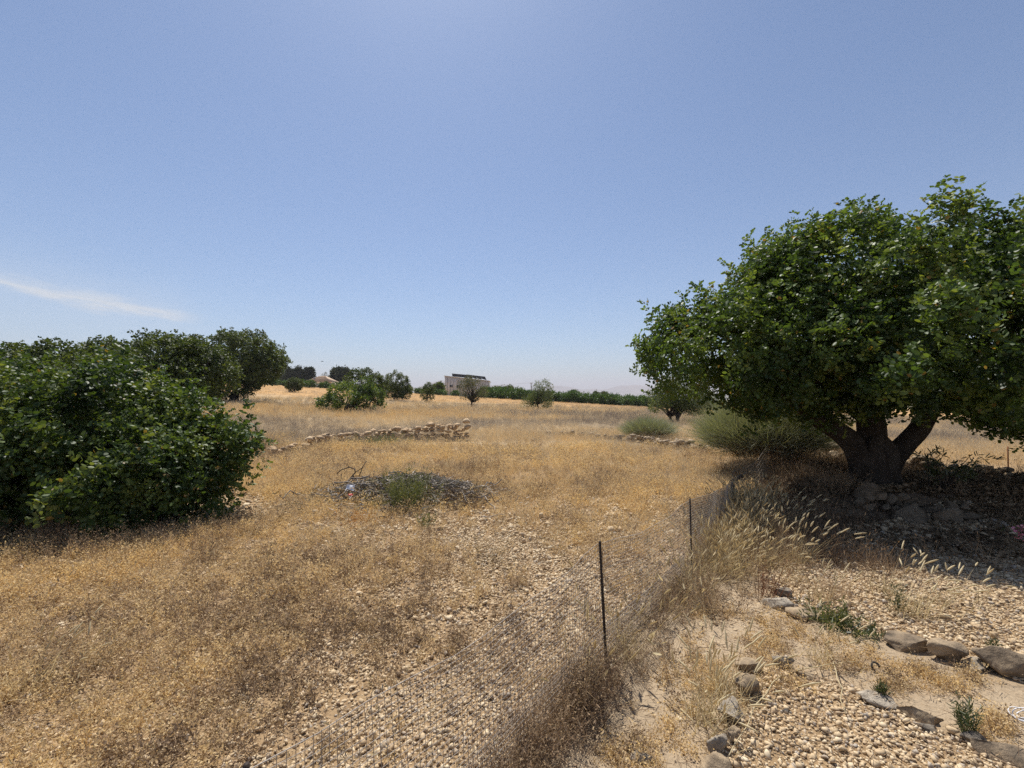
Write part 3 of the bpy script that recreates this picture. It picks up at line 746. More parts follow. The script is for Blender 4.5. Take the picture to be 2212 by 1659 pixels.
# retaining rim of boulders below the carob: every stone placed where it lies
rim = thing('stone_terrace', 'shaded rim of stacked boulders and stones at the foot of the big carob', 'stone wall', (5.2, 6.0, hz(5.2, 6.0)))
ROCK_SHADE = plain('shade_toned_stone', [(0.09, 0.068, 0.045), (0.19, 0.145, 0.10), (0.30, 0.235, 0.165)], 8, .95, .9, 28, rand=.4, spec=.1)  # rim stone with the tree's shade put into its colour
RIMS = [rock_mesh('stone', 160 + k, ROCK_SHADE, 3, 9, (1, .75, .62), 0.008, False, lo=.32, hi=.66) for k in range(6)]
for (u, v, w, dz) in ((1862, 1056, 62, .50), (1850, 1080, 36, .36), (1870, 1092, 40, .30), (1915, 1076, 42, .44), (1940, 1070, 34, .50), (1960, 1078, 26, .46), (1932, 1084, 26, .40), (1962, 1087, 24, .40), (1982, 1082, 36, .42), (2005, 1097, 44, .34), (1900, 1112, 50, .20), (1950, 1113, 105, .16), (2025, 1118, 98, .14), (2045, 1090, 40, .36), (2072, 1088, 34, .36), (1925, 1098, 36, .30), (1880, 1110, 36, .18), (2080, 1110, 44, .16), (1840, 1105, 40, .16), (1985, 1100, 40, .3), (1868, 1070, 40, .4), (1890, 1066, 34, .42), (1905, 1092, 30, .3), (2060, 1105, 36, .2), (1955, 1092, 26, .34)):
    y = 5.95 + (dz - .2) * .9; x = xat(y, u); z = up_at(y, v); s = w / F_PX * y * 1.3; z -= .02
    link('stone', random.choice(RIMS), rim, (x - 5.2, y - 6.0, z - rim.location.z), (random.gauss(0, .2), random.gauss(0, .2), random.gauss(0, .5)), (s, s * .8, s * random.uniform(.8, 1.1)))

# ------------------------------------------------------------------ rocks edging the two gravel beds
def edge_rock(u, v, w, hgt, dep, seed, label, mat, name='rock', group='rocks edging the gravel beds', rz=0, tilt=0, planes=11):
    x, y = flat((u, v)); s = w / F_PX * y
    d = (1, dep, hgt)
    me = rock_mesh('rock', seed, mat, 4, 9, d, 0.012, False, lo=.32, hi=.66)
    o = link(name, me, None, (x, y, hz(x, y) + s * hgt * .20), (0, tilt, rz), (s * 1.32,) * 3)
    return tag(o, label, 'rock', group)
edge_rock(1688, 1290, 40, .75, .7, 1, 'pale pointed rock nearest the red stemmed weed', ROCK_GREY, rz=.3)
edge_rock(1692, 1318, 62, .62, .6, 2, 'dark shaded slab below the pale pointed rock', ROCK_GREY, rz=-.5)
edge_rock(1745, 1335, 74, .42, .7, 3, 'flat brown slab between the dark slab and the green plant tuft', ROCK, rz=-.2)
edge_rock(1945, 1402, 92, .48, .6, 4, 'long rounded tan rock starting the right hand row of bed stones', ROCK, rz=-.25)
edge_rock(2040, 1425, 88, .55, .6, 5, 'pitted dark brown rock between the tan rock and the small grey one', ROCK, rz=-.2)
edge_rock(2108, 1443, 60, .58, .7, 6, 'small grey pointed rock beside the large brown block', ROCK_GREY, rz=.2)
edge_rock(2172, 1462, 96, .72, .6, 7, 'large angular brown block at the right edge of the picture', ROCK, rz=-.35)
edge_rock(1608, 1500, 62, .85, .7, 8, 'tall white rock standing at the corner of the near gravel bed', ROCK, rz=.6)
edge_rock(1580, 1555, 66, .80, .75, 9, 'grey furrowed rock leaning below the tall white rock', ROCK_GREY, rz=.5)
edge_rock(1618, 1450, 50, .6, .8, 10, 'tan rock half hidden by dry grass above the tall white rock', ROCK, rz=.2)
edge_rock(1694, 1440, 50, .6, .7, 12, 'rounded grey tan rock on the upper edge of the near bed', ROCK_GREY, rz=-.3)
edge_rock(1738, 1462, 60, .36, .6, 13, 'low dull brown rock sunk in soil beside the rounded grey tan rock', ROCK, rz=-.5)
edge_rock(1905, 1520, 76, .38, .5, 14, 'flat blue grey rock lying on the edge of the near bed', ROCK_GREY, rz=-.35)
edge_rock(1988, 1553, 80, .42, .6, 15, 'tan and grey split rock right of the flat blue grey one', ROCK, rz=-.4)
edge_rock(2000, 1574, 44, .4, .6, 16, 'small smooth grey stone leaning on the split rock', ROCK_GREY, rz=-.5)
edge_rock(2115, 1607, 70, .4, .6, 17, 'pale grey rock in the lower right soil strip', ROCK_GREY, rz=-.4)
edge_rock(2185, 1640, 110, .4, .6, 18, 'long tan rock at the lower right corner', ROCK, rz=-.4)
edge_rock(1575, 1600, 42, .8, .9, 19, 'round orange tan stone below the grey furrowed rock', ROCK, rz=.1)
edge_rock(1548, 1628, 54, .9, .8, 20, 'mottled upright rock near the bottom edge', ROCK_GREY, rz=.2)
edge_rock(1535, 1668, 70, .6, .8, 21, 'tan stone cut by the bottom edge of the picture', ROCK, rz=.2)
edge_rock(1390, 1650, 46, .55, .8, 22, 'grey stone in bare soil right of the fence at the bottom', ROCK_GREY, rz=.2, group=None)
edge_rock(1760, 1383, 20, .5, .7, 23, 'tiny round stone lying on the soil by the green tuft', ROCK, rz=.2, group=None)

# ------------------------------------------------------------------ wire fence
fence = thing('wire_fence', 'low rusty wire mesh fence on thin steel stakes crossing the yard', 'fence', (FENCE[2][0], FENCE[2][1], hz(*FENCE[2])))
FO = np.array(fence.location)
def fence_part(mb, name, mat):
    mb.V = [v - FO for v in mb.V]; return mb.build(name, mat, fence)
FTOP = [.70, .70, .72, .66, .57, .62]
FLEAN = [-.02, -.02, -.035, -.01, 0.01, .06]
for k in range(1, 5):
    x, y = FENCE[k]; zb = hz(x, y); mb = MB()
    if k < 4:
        h_ = FTOP[k] + .02
        mb.tube([(x, y, zb - .1), (x + FLEAN[k] * .5, y, zb + h_ * .5), (x + FLEAN[k], y, zb + h_)], .0075, 6)
        for q in range(int(h_ / .02)):
            zz = zb + .01 + q * .02; xx = x + FLEAN[k] * (zz - zb) / h_
            mb.tube([(xx - .001, y, zz), (xx + .001, y, zz + .006)], .0092, 6)
        fence_part(mb, 'stake', RUST)
    else:
        mb.tube([(x, y, zb - .1), (x + .01, y, zb + .44)], [.024, .022], 8)
        fence_part(mb, 'wooden_post', WOODBROWN)
# the grey leaning timber post where the fence meets the broom bush
x, y = xat(8.9, 1700), 8.9
mb = MB(); mb.tube([(x - .02, y, hz(x, y) - .1), (x + .16, y, hz(x, y) + .68)], .045, 9); fence_part(mb, 'wooden_post', OLDPOST)
def fence_pt(k, t, hfrac):
    a, b = FENCE[k], FENCE[k + 1]
    x, y = a + (b - a) * t
    zb = hz(x, y); sag = 1 - .10 * math.sin(math.pi * t) if k < 3 else 1 - .2 * t
    top = (FTOP[k] * (1 - t) + FTOP[k + 1] * t) * sag
    lean = (FLEAN[k] * (1 - t) + FLEAN[k + 1] * t)
    bow = .035 * math.sin(math.pi * t) * math.sin(k * 2.3 + 1) + .012 * math.sin(t * 17 + k) * hfrac
    return np.array([x + lean * hfrac + bow * hfrac, y - bow * .5, zb + .01 + top * hfrac])
for k in range(5):
    L_ = np.linalg.norm(FENCE[k + 1] - FENCE[k]); mb = MB(); rw = .0010 + .00010 * k
    nv = int(L_ / (.0254 if k < 4 else .11))
    for q in range(nv):
        t = (q + .5) / nv
        mb.tube([fence_pt(k, t, f_) for f_ in (0, .35, .7, 1.0)], rw, 3, cap=False)
    nh = 27 if k < 4 else 6
    for q in range(nh + 1):
        f_ = (q / nh)
        mb.tube([fence_pt(k, t, min(1, f_ + .006 * math.sin(40 * t + q))) for t in np.linspace(0, 1, 12)], rw * (1.6 if q in (0, nh) else 1), 3, cap=False)
    fence_part(mb, 'wire_mesh', WIRE)
    if k in (1, 2):                                                 # the doubled strip folded along the foot
        mb = MB()
        for q in range(int(L_ / .0127)):
            t = (q + .5) / int(L_ / .0127); p, p_ = fence_pt(k, t, 0), fence_pt(k, t, .26)
            mb.tube([p + (-.03, .02, 0), p_ + (-.045, .03, 0)], rw, 3, cap=False)
        for q in range(10):
            mb.tube([fence_pt(k, t, q * .029) + (-.03 - .0015 * q, .02, 0) for t in np.linspace(0, 1, 10)], rw, 3, cap=False)
        fence_part(mb, 'folded_mesh_strip', WIRE)

# ------------------------------------------------------------------ foliage builders
def shoot_geo(seed, n_leaf=7, pairs=4, L=.16, ll=.050, lw=.033, axis=.22, el=(.15, .95)):
    """a leafy shoot along z: pinnate leaves of rounded leaflets"""
    rs = np.random.default_rng(seed); P, D, N = [], [], []
    for q in range(n_leaf):
        a = q * 2.4 + rs.normal(0, .3); e = rs.uniform(*el) + .35 * q / n_leaf; z = axis * (q + .5) / n_leaf
        d = np.array([math.cos(a) * math.cos(e), math.sin(a) * math.cos(e), math.sin(e)]); s = unit(np.cross(d, [0, 0, 1])); 
        ln = L * rs.uniform(.75, 1.15)
        for w in range(pairs):
            t = (w + 1.0) / pairs
            base = np.array([0, 0, z]) + d * ln * t + np.array([0, 0, -.25 * ln * t * t])
            for sg in (-1, 1):
                P.append(base); D.append(s * sg + d * .45 + rs.normal(0, .18, 3))
    P, D = np.array(P), np.array(D)
    V, (f3, f4) = leaf_quads(P, D, ll * rs.uniform(.75, 1.2, len(P)), lw * rs.uniform(.8, 1.15, len(P)), rs)
    return V, f4, len(P)
def clump_geo(seed, n_=16, r=.16, ll=.09, lw=.03):
    """simple leaves round a point"""
    rs = np.random.default_rng(seed)
    P = rs.normal(0, r * .5, (n_, 3)); D = unit(P + rs.normal(0, r * .4, (n_, 3)) + [0, 0, r * .3])
    V, (f3, f4) = leaf_quads(P, D, ll * rs.uniform(.7, 1.3, n_), lw * rs.uniform(.8, 1.2, n_), rs)
    return V, f4, n_
def fit_lobes(ells, nsub, rsub, seed, zmin=None):
    rs = np.random.default_rng(seed); lob = []
    wts = np.array([e[3] * e[4] + e[4] * e[5] + e[3] * e[5] for e in ells]); wts = wts / wts.sum()
    for e, w in zip(ells, wts):
        m = max(5, int(round(nsub * w))); kk = np.arange(m) + .5
        ph = np.arccos(1 - 2 * kk / m); th = np.pi * (1 + 5 ** .5) * kk + rs.uniform(0, 6)
        d = np.stack([np.cos(th) * np.sin(ph), np.sin(th) * np.sin(ph), np.cos(ph)], 1) + rs.normal(0, .13, (m, 3)); d = unit(d)
        rr = rsub * rs.uniform(.5, 1.5, m)
        ctr = np.array(e[:3]) + d * (np.array(e[3:6]) - rr[:, None] * .75).clip(.05)
        for c_, r_, d_ in zip(ctr, rr, d): lob.append((*c_, r_, *d_))
    lob = np.array(lob)
    if zmin is not None: lob = lob[lob[:, 2] > zmin]
    return lob
def crown_mesh(name, lob, ells, nsh, temps, mat, seed, scale=1.0, up=.45, inner=.45, gaps=.0, floor=None):
    rs = np.random.default_rng(seed)
    w = lob[:, 3] ** 2; w /= w.sum(); P, D, LTs = [], [], []; need = nsh; ltone = rs.normal(0, .13, len(lob))
    E = np.array(ells)
    while need > 0:
        k = rs.choice(len(lob), need * 2, p=w)
        d = unit(rs.normal(size=(len(k), 3)) + lob[k, 4:7] * .9)
        p = lob[k, :3] + d * (lob[k, 3] * (1 - np.abs(rs.normal(0, .28, len(k))).clip(0, 1)))[:, None]
        q = np.min(np.linalg.norm((p[:, None] - E[None, :, :3]) / E[None, :, 3:6], axis=2), 1)
        keep = (q > inner) | (rs.random(len(k)) < .12)
        if floor is not None: keep &= p[:, 2] > floor(p[:, 0], p[:, 1])
        if gaps: keep &= (vnoise(p[:, 0] * 2.2 + p[:, 1], p[:, 2] * 2.2 - p[:, 1] * .7, seed) > gaps)
        LTs.append(ltone[k][keep][:need]); p, d, o = p[keep][:need], d[keep][:need], lob[k, 4:7][keep][:need]
        P.append(p); D.append(d * .5 + o * .35 + np.array([0, 0, up]) + rs.normal(0, .3, p.shape)); need -= len(p)
    LT = np.concatenate(LTs); P, D = np.concatenate(P), np.concatenate(D); Rm = frames(D, rs); S = scale * rs.uniform(.75, 1.2, len(P))
    ti = rs.integers(0, len(temps), len(P)); VV, FF, RR, nn = [], [], [], 0
    for t_, (tv, tf, tn) in enumerate(temps):
        s_ = np.where(ti == t_)[0]
        if not len(s_): continue
        v = np.einsum('nij,mj->nmi', Rm[s_], tv) * S[s_][:, None, None] + P[s_][:, None]
        VV.append(v.reshape(-1, 3)); m = len(tv)
        FF.append((tf[None] + (np.arange(len(s_)) * m)[:, None, None]).reshape(-1, 4) + nn); nn += len(s_) * m
        sh = rs.beta(1.6, 2.2, len(s_))[:, None] * .9 + rs.random((len(s_), tn)) * .14 + .07 + LT[s_][:, None]
        sh = np.where(rs.random(sh.shape) < .012, 1.0, np.clip(sh, 0, .93))
        RR.append(np.concatenate([sh, sh], 1).ravel() if False else np.repeat(sh.ravel(), 6))
    return mesh_np(name, np.concatenate(VV), [np.concatenate(FF)], mat, vattr=dict(rnd=np.concatenate(RR)))
def curve_pts(a, b, n=6, sag=0.0, wob=.05, rs=random):
    a, b = np.array(a, float), np.array(b, float); L_ = np.linalg.norm(b - a); out = []
    for k in range(n):
        t = k / (n - 1); p = a + (b - a) * t + np.array([0, 0, sag * L_]) * 4 * t * (1 - t)
        if 0 < k < n - 1: p += np.array([rs.gauss(0, wob), rs.gauss(0, wob), rs.gauss(0, wob)]) * L_ * .5
        out.append(p)
    return np.array(out)
SHOOTS = [shoot_geo(k) for k in range(6)]
TALLSHOOTS = [shoot_geo(20 + k, 8, 4, .15, .050, .034, .42, (.3, .9)) for k in range(3)]
SHOOTS_MID = [shoot_geo(40 + k, 5, 3, .22, .085, .055, .25) for k in range(4)]
CLUMPS = [clump_geo(60 + k) for k in range(4)]
CLUMPS_THIN = [clump_geo(70 + k, 14, .2, .085, .022) for k in range(4)]
CLUMPS_BIG = [clump_geo(80 + k, 14, .35, .26, .12) for k in range(4)]
CLUMPS_FAR = [clump_geo(90 + k, 12, .8, .65, .32) for k in range(4)]

def rel(ells, base): return [(e[0] - base[0], e[1] - base[1], e[2] - base[2], *e[3:]) for e in ells]
def branches(mb, start, lob, rs, r0=.05, count=14, seg=6, r1=.01):
    idx = rs.sample(range(len(lob)), min(count, len(lob)))
    for q in idx:
        p = curve_pts(start, lob[q, :3], 6, .06, .09, rs)
        mb.tube(p, np.linspace(r0, r1, 6), seg, cap=False)

# ------------------------------------------------------------------ the big carob on the right
cb = (5.62, 6.95, hz(5.62, 6.95))
big = thing('carob_tree', 'big spreading carob tree with thick dark forked trunk on the right', 'tree', cb)
BIG_E = [(5.8, 7.0, 3.0, 2.05, 1.9, 1.24), (4.45, 6.8, 2.32, 1.5, 1.4, .88), (3.12, 6.7, 2.24, 1.0, .95, .56), (4.9, 7.0, 2.80, 1.2, 1.4, 1.05), (7.6, 7.0, 2.55, 1.9, 1.9, 1.10), (6.95, 6.9, 2.60, 1.3, 1.5, 1.05), (5.35, 5.15, 2.12, 1.5, .95, .58), (8.6, 6.6, 2.0, 1.7, 1.4, 1.0), (7.75, 6.3, 1.7, 1.1, 1.0, .5), (4.35, 6.3, 1.85, 1.1, 1.0, .5), (6.0, 6.0, 2.3, 1.5, 1.1, .7), (9.6, 7.6, 3.0, 1.6, 1.6, 1.35)]
ZB = ([0, 1.8, 2.5, 3.1, 3.7, 4.15, 4.4, 4.6, 4.85, 5.15, 5.4, 5.6, 5.95, 6.4, 6.8, 7.4, 12], [2.1, 1.95, 1.55, 1.32, 1.32, 1.20, 1.34, 1.40, 1.46, 1.44, 1.36, 1.22, 1.08, .86, .90, 1.0, 1.0])
e_ = rel(BIG_E, cb); lob = fit_lobes(e_, 290, .41, 3)
big_floor = lambda x, y: 1.6 + (np.interp((x + cb[0]) * 6 / np.maximum(y + cb[1], 3), *ZB) - 1.6) * (y + cb[1]) / 6 - cb[2] + .04
lob = lob[lob[:, 2] > big_floor(lob[:, 0], lob[:, 1]) - .1]
link('crown', crown_mesh('crown', lob, e_, 5900, SHOOTS, CAROB, 4, 1.10, .5, .5, .26, big_floor), big)
tops = lob[lob[:, 6] > .15]
link('leading_shoots', crown_mesh('leading_shoots', np.concatenate([tops[:, :3], tops[:, 3:4] * 1.12, tops[:, 4:7]], 1), e_, 600, TALLSHOOTS, CAROB, 5, 1.05, 1.6, .9), big)
def gnarl(th, k): return 1 + .16 * np.sin(5 * th + .35 * k) + .09 * np.sin(9 * th - .5 * k + 1)
mb = MB()
mb.tube([(0, 0, -.25), (0, 0, -.02), (.0, .0, .14), (.0, 0, .3), (.0, 0, .45), (.0, 0, .6), (.0, 0, .75)], [.38, .32, .29, .28, .28, .24, .14], 40, gnarl)
mb.build('trunk', BARK, big, True)
for pts, rad in (([(-.11, 0, .15), (-.20, -.02, .42), (-.36, -.04, .64), (-.64, -.08, .86), (-1.05, -.14, 1.05), (-1.5, -.2, 1.5), (-2.1, -.3, 1.9)], [.20, .18, .15, .13, .11, .09, .05]),
                 ([(.0, 0, .3), (.0, .02, .65), (.02, .06, 1.1), (.0, .2, 1.7), (-.2, .3, 2.5)], [.22, .19, .17, .14, .06]),
                 ([(.15, 0, .15), (.28, -.02, .42), (.46, -.04, .60), (.68, -.05, .85), (.95, 0, 1.2), (1.6, .1, 1.9)], [.20, .165, .135, .125, .10, .05])):
    mb = MB(); 
    t_ = np.linspace(0, 1, len(pts)); tt = np.linspace(0, 1, 14)
    pts = np.array(pts); pp = np.stack([np.interp(tt, t_, pts[:, c_]) for c_ in range(3)], 1)
    pp[1:-1] = (pp[:-2] + pp[1:-1] * 2 + pp[2:]) / 4
    mb.tube(pp, np.interp(tt, t_, rad), 18, lambda th, k: 1 + .10 * np.sin(4 * th + .3 * k) + .05 * np.sin(9 * th + k))
    mb.build('limb', BARK, big, True)
mb = MB(); rs_ = random.Random(8)
for st_ in ((-1.5, -.2, 1.55), (0, .15, 2.0), (1.3, 0, 1.8), (.1, .05, 1.4)):
    near = lob[np.argsort(np.linalg.norm(lob[:, :3] - np.array(st_), axis=1))[:40]]
    branches(mb, st_, near, rs_, .055, 13)
mb.build('branches', BARK, big, True)

# ------------------------------------------------------------------ the carob bush on the left
lb = (-5.6, 6.1, hz(-5.6, 6.1))
CAROB_BUSH = leafy('bush_leaf', [(0.020, 0.036, 0.012), (0.042, 0.072, 0.020), (0.078, 0.118, 0.030), (0.15, 0.185, 0.05), (0.22, 0.15, 0.045)], 0.33, 0.5, 0.3, pos=[0, 0.35, 0.7, 0.93, 0.985])
bush = thing('carob_bush', 'large dark carob bush with many stems in the left foreground', 'bush', lb)
LB_E = [(-6.0, 6.3, 1.0, 1.3, 1.1, .80), (-6.9, 6.5, 1.0, 1.5, 1.2, .95), (-4.75, 6.1, .55, .72, .75, .42), (-5.7, 5.6, .5, 1.5, .75, .5), (-7.7, 6.2, .7, 1.5, 1.1, .8), (-4.1, 6.35, .74, .34, .4, .18), (-4.15, 5.9, .30, .45, .45, .28)]
e_ = rel(LB_E, lb); lob = fit_lobes(e_, 110, .33, 13, .08)
link('foliage', crown_mesh('foliage', lob, e_, 1800, SHOOTS, CAROB_BUSH, 14, 1.16, .45, .45, .36), bush)
tops = lob[(lob[:, 6] > .2)]
link('leading_shoots', crown_mesh('leading_shoots', np.concatenate([tops[:, :3], tops[:, 3:4] * 1.25, tops[:, 4:7]], 1), e_, 260, TALLSHOOTS, CAROB_BUSH, 15, 1.0, 1.6, .9), bush)
mb = MB(); rs_ = random.Random(18)
for q in range(9): branches(mb, (rs_.uniform(-1.2, 1.2), rs_.uniform(-.3, .3), -.05), lob, rs_, .03, 5)
mb.build('stems', BARK, bush, True)

# ------------------------------------------------------------------ other trees and bushes of the meadow
def simple_tree(name, label, cat, u, y, ells, nsub, rsub, nsh, temps, mat, seed, group=None, sc=1.0, trunk_r=.12, trunk_h=.8, zmin=.1, gaps=0, bark=BARK, inner=.4, stems=1, nbr=14, up=.45, lean=0):
    x = xat(y, u); base = (x, y, hz(x, y)); t = thing(name, label, cat, base, 0, group)
    lob = fit_lobes(ells, nsub, rsub, seed, zmin)
    link('crown', crown_mesh('crown', lob, ells, nsh, temps, mat, seed + 1, sc, up, inner, gaps), t)
    mb = MB(); rs_ = random.Random(seed)
    for q in range(stems):
        a = rs_.uniform(0, 6.28); off = (0 if stems == 1 else trunk_r * 2.5)
        b0 = np.array([math.cos(a) * off, math.sin(a) * off, -.15]); b1 = b0 * np.array([2.2, 2.2, 0]) + np.array([lean, 0, trunk_h])
        mb.tube(curve_pts(b0, b1, 6, 0, .06, rs_), np.linspace(trunk_r, trunk_r * .6, 6), 8)
        branches(mb, b1, lob, rs_, trunk_r * .5, nbr, 5, trunk_r * .1)
    mb.build('trunk', bark, t, True)
    return t
simple_tree('carob_tree', 'round carob tree with its leaning dark trunk on the rise behind the left bush', 'tree', 502, 42,
            [(.2, 0, 4.1, 4.0, 3.8, 2.1), (-2.3, 0, 3.4, 2.6, 2.6, 1.5), (2.7, -.4, 3.0, 1.8, 1.8, 1.2), (-.4, -1.0, 1.7, 2.6, 2.2, 1.0)], 90, 1.0, 2200, SHOOTS_MID, CAROB_FAR, 31, sc=1.8, trunk_r=.42, trunk_h=1.7, zmin=.8, lean=.6)
simple_tree('carob_tree', 'broad carob crown seen above the middle of the left bush', 'tree', 330, 21,
            [(0, 0, 2.4, 2.6, 2.2, 1.5), (-2.2, .3, 2.2, 1.8, 1.6, 1.3), (1.9, .3, 2.3, 1.6, 1.5, 1.25)], 70, .7, 1900, SHOOTS_MID, CAROB_FAR, 33, sc=1.25, trunk_r=.25, trunk_h=1.0, zmin=.5)
simple_tree('carob_tree', 'carob crown at the left picture edge behind the left bush', 'tree', 60, 14.5,
            [(0, 0, 1.75, 2.3, 1.8, 1.25), (2.2, .2, 1.6, 1.5, 1.4, 1.1), (-2.2, 0, 1.8, 1.8, 1.5, 1.2)], 70, .6, 1700, SHOOTS_MID, CAROB_FAR, 35, sc=1.0, trunk_r=.2, trunk_h=.7, zmin=.3)
simple_tree('carob_bush', 'leafy light green carob bush standing in the meadow beyond the stone wall', 'bush', 762, 31,
            [(0, 0, .95, 1.6, 1.3, .95), (1.0, -.1, .9, 1.15, 1.0, .8), (-1.5, 0, .55, .8, .7, .5), (.7, .2, 1.7, .8, .7, .6)], 40, .34, 500, SHOOTS_MID, CAROB, 37, sc=1.05, trunk_r=.1, trunk_h=.3, zmin=.05, gaps=.15, stems=3, nbr=6)
simple_tree('carob_bush', 'darker carob bush rising directly behind the light green one', 'bush', 785, 37,
            [(0, 0, 1.9, 1.55, 1.3, 1.15), (.9, 0, 1.5, 1.0, 1.0, 1.1)], 36, .42, 480, SHOOTS_MID, CAROB_FAR, 39, sc=1.1, trunk_r=.1, trunk_h=.5, zmin=.1, stems=2, nbr=6)
simple_tree('carob_bush', 'dark bushy carob between the light green bush and the warehouse', 'bush', 855, 58,
            [(0, 0, 2.0, 1.4, 1.3, 1.6), (.9, 0, 1.2, 1.1, 1.0, .9), (-.9, 0, 1.2, .9, .9, .9)], 45, .42, 460, SHOOTS_MID, CAROB_FAR, 41, sc=1.35, trunk_r=.1, trunk_h=.4, zmin=.1, stems=2, nbr=6)
simple_tree('small_tree', 'small young tree left of the warehouse at the field edge', 'tree', 923, 55,
            [(0, 0, 1.1, .8, .8, .9), (.2, 0, 1.6, .5, .5, .6)], 20, .32, 190, SHOOTS_MID, CAROB_FAR, 43, sc=1.0, trunk_r=.07, trunk_h=.3, zmin=.1)
simple_tree('small_tree', 'small round bush alone on the pale slope below the left hedge', 'tree', 636, 74,
            [(0, 0, 1.15, 1.05, 1.0, 1.0)], 22, .4, 380, SHOOTS_MID, CAROB_FAR, 45, sc=1.3, trunk_r=.08, trunk_h=.3, zmin=.05)
simple_tree('almond_tree', 'sparse brownish almond tree in front of the warehouse', 'tree', 1018, 44,
            [(0, 0, 1.85, 1.3, 1.1, 1.1), (.9, 0, 1.3, .7, .7, .6), (-.2, 0, 2.4, .8, .8, .5)], 60, .28, 330, CLUMPS_THIN, ALMOND_DRY, 47, sc=1.5, trunk_r=.12, trunk_h=.55, zmin=.35, gaps=.25, inner=.1, nbr=34, lean=.05)
simple_tree('almond_tree', 'thin leafed almond tree with crooked dark trunk beside the power pole', 'tree', 1164, 40,
            [(.35, 0, 1.95, .8, .8, .75), (.3, 0, 1.1, 1.1, .8, .75), (-.95, 0, .75, .55, .5, .5)], 50, .26, 400, CLUMPS_THIN, ALMOND, 49, sc=1.5, trunk_r=.11, trunk_h=.6, zmin=.1, gaps=.22, inner=.1, nbr=30, lean=-.1)
simple_tree('almond_tree', 'low forked almond tree at the left tip of the big carob crown', 'tree', 1468, 25,
            [(0, 0, 1.55, 1.45, 1.1, .8), (1.0, 0, 1.2, 1.0, .9, .6), (-.95, 0, 1.3, .85, .8, .65), (-.4, 0, 2.15, .7, .6, .5)], 60, .34, 760, CLUMPS, ALMOND, 51, sc=1.25, trunk_r=.10, trunk_h=.35, zmin=.35, gaps=.1, inner=.25, stems=3, nbr=12)

# ------------------------------------------------------------------ broom bushes
def broom(name, label, x, y, rx, ry, h, nlive, ndead, seed, w=.006):
    rs = np.random.default_rng(seed); base = (x, y, hz(x, y)); t = thing(name, label, 'bush', base)
    def strands(n_, reach, lo, hi, ww):
        a = rs.uniform(0, 6.28, n_); r_ = np.sqrt(rs.random(n_)) * reach
        P = np.stack([np.cos(a) * r_ * rx * .55, np.sin(a) * r_ * ry * .55, h * .12 * rs.random(n_)], 1)
        D = np.stack([np.cos(a) * r_ * rx * 1.0, np.sin(a) * r_ * ry * 1.0, h * (1.25 - .7 * r_ ** 2)], 1) + rs.normal(0, .12, (n_, 3))
        st_ = rs.uniform(lo, hi, n_) * .6
        P2 = P + D * st_[:, None]
        L_ = h * rs.uniform(.25, .6, n_)
        return blades(P2, D + rs.normal(0, .35, (n_, 3)) * np.linalg.norm(D, axis=1)[:, None], L_, ww, 2, rs.normal(0, .2, n_), rng=rs)
    V, F = strands(nlive, 1.0, .55, 1.1, w)
    link('green_stems', mesh_np('green_stems', V, F, BROOM, vattr=dict(rnd=np.repeat(np.clip(rs.normal(.5, .25, nlive), 0, 1), 5))), t)
    V, F = strands(ndead, .95, .0, .85, w * .9)
    link('dead_stems', mesh_np('dead_stems', V, F, BROOM_DEAD, vattr=dict(rnd=np.repeat(np.clip(rs.normal(.4, .25, ndead), 0, 1), 5))), t)
    return t
broom('broom_bush', 'large domed grey green broom bush under the left side of the big carob', xat(9.0, 1650), 9.0, 1.0, .75, 1.22, 15000, 4200, 61, .007)
broom('broom_bush', 'small dome of grey green broom growing on the collapsed right wall', xat(16.8, 1400), 16.8, .85, .7, .70, 5000, 3500, 62, .008)
broom('broom_bush', 'pale flattened broom tussock on the sunny side behind the carob trunk', xat(11.3, 1745), 11.3, .8, .7, .65, 3200, 2000, 63)

# ------------------------------------------------------------------ brush pile
bpx, bpy_ = -1.65, 7.15
pile = thing('brush_pile', 'low heap of grey dead branches and twigs in the middle of the yard', 'brush pile', (bpx, bpy_, hz(bpx, bpy_)))
STICKS = []
for k in range(8):
    mb = MB(); rs_ = random.Random(500 + k); mb.tube(curve_pts((-.5, 0, 0), (.5, 0, 0), 5, rs_.uniform(-.05, .08), .14, rs_), np.linspace(.030, .014, 5), 5)
    STICKS.append(mb.mesh('stick', TWIG))
def mound(x, y): return .24 * math.exp(-((x / .95) ** 2 + (y / .42) ** 2))
for k in range(270):
    x, y = random.gauss(0, .60), random.gauss(-.06, .34); L_ = random.uniform(.14, .46)
    link('stick', random.choice(STICKS), pile, (x, y, mound(x, y) + random.uniform(-.02, .07)), (random.gauss(0, .2), random.gauss(0, .16), random.gauss(0, .9)), (L_, L_ * random.uniform(.7, 1.2), L_ * random.uniform(.7, 1.2)))
nt = 3600; x = RNG.normal(0, .66, nt); y = RNG.normal(-.08, .38, nt)
z = .24 * np.exp(-((x / .95) ** 2 + (y / .42) ** 2)) + RNG.uniform(-.03, .05, nt)
D = np.stack([RNG.normal(0, 1, nt), RNG.normal(0, .8, nt), RNG.normal(.05, .3, nt)], 1)
V, F = blades(np.stack([x, y, z], 1), D, RNG.uniform(.05, .17, nt), .016, 2, .2)
TWIGLEAF = leafy('grey_twig', [(0.04, 0.034, 0.03), (0.17, 0.145, 0.12), (0.56, 0.50, 0.43)], .1, .9, .1)
tag(link('brushwood', mesh_np('brushwood', V, F, TWIGLEAF, vattr=dict(rnd=np.repeat(RNG.random(nt), 5))), pile), kind='stuff')
nt = 900; x = RNG.normal(.9, .5, nt); y = RNG.normal(-1.25, .16, nt)
D = np.stack([RNG.normal(0, 1, nt), RNG.normal(0, .8, nt), RNG.normal(.05, .15, nt)], 1)
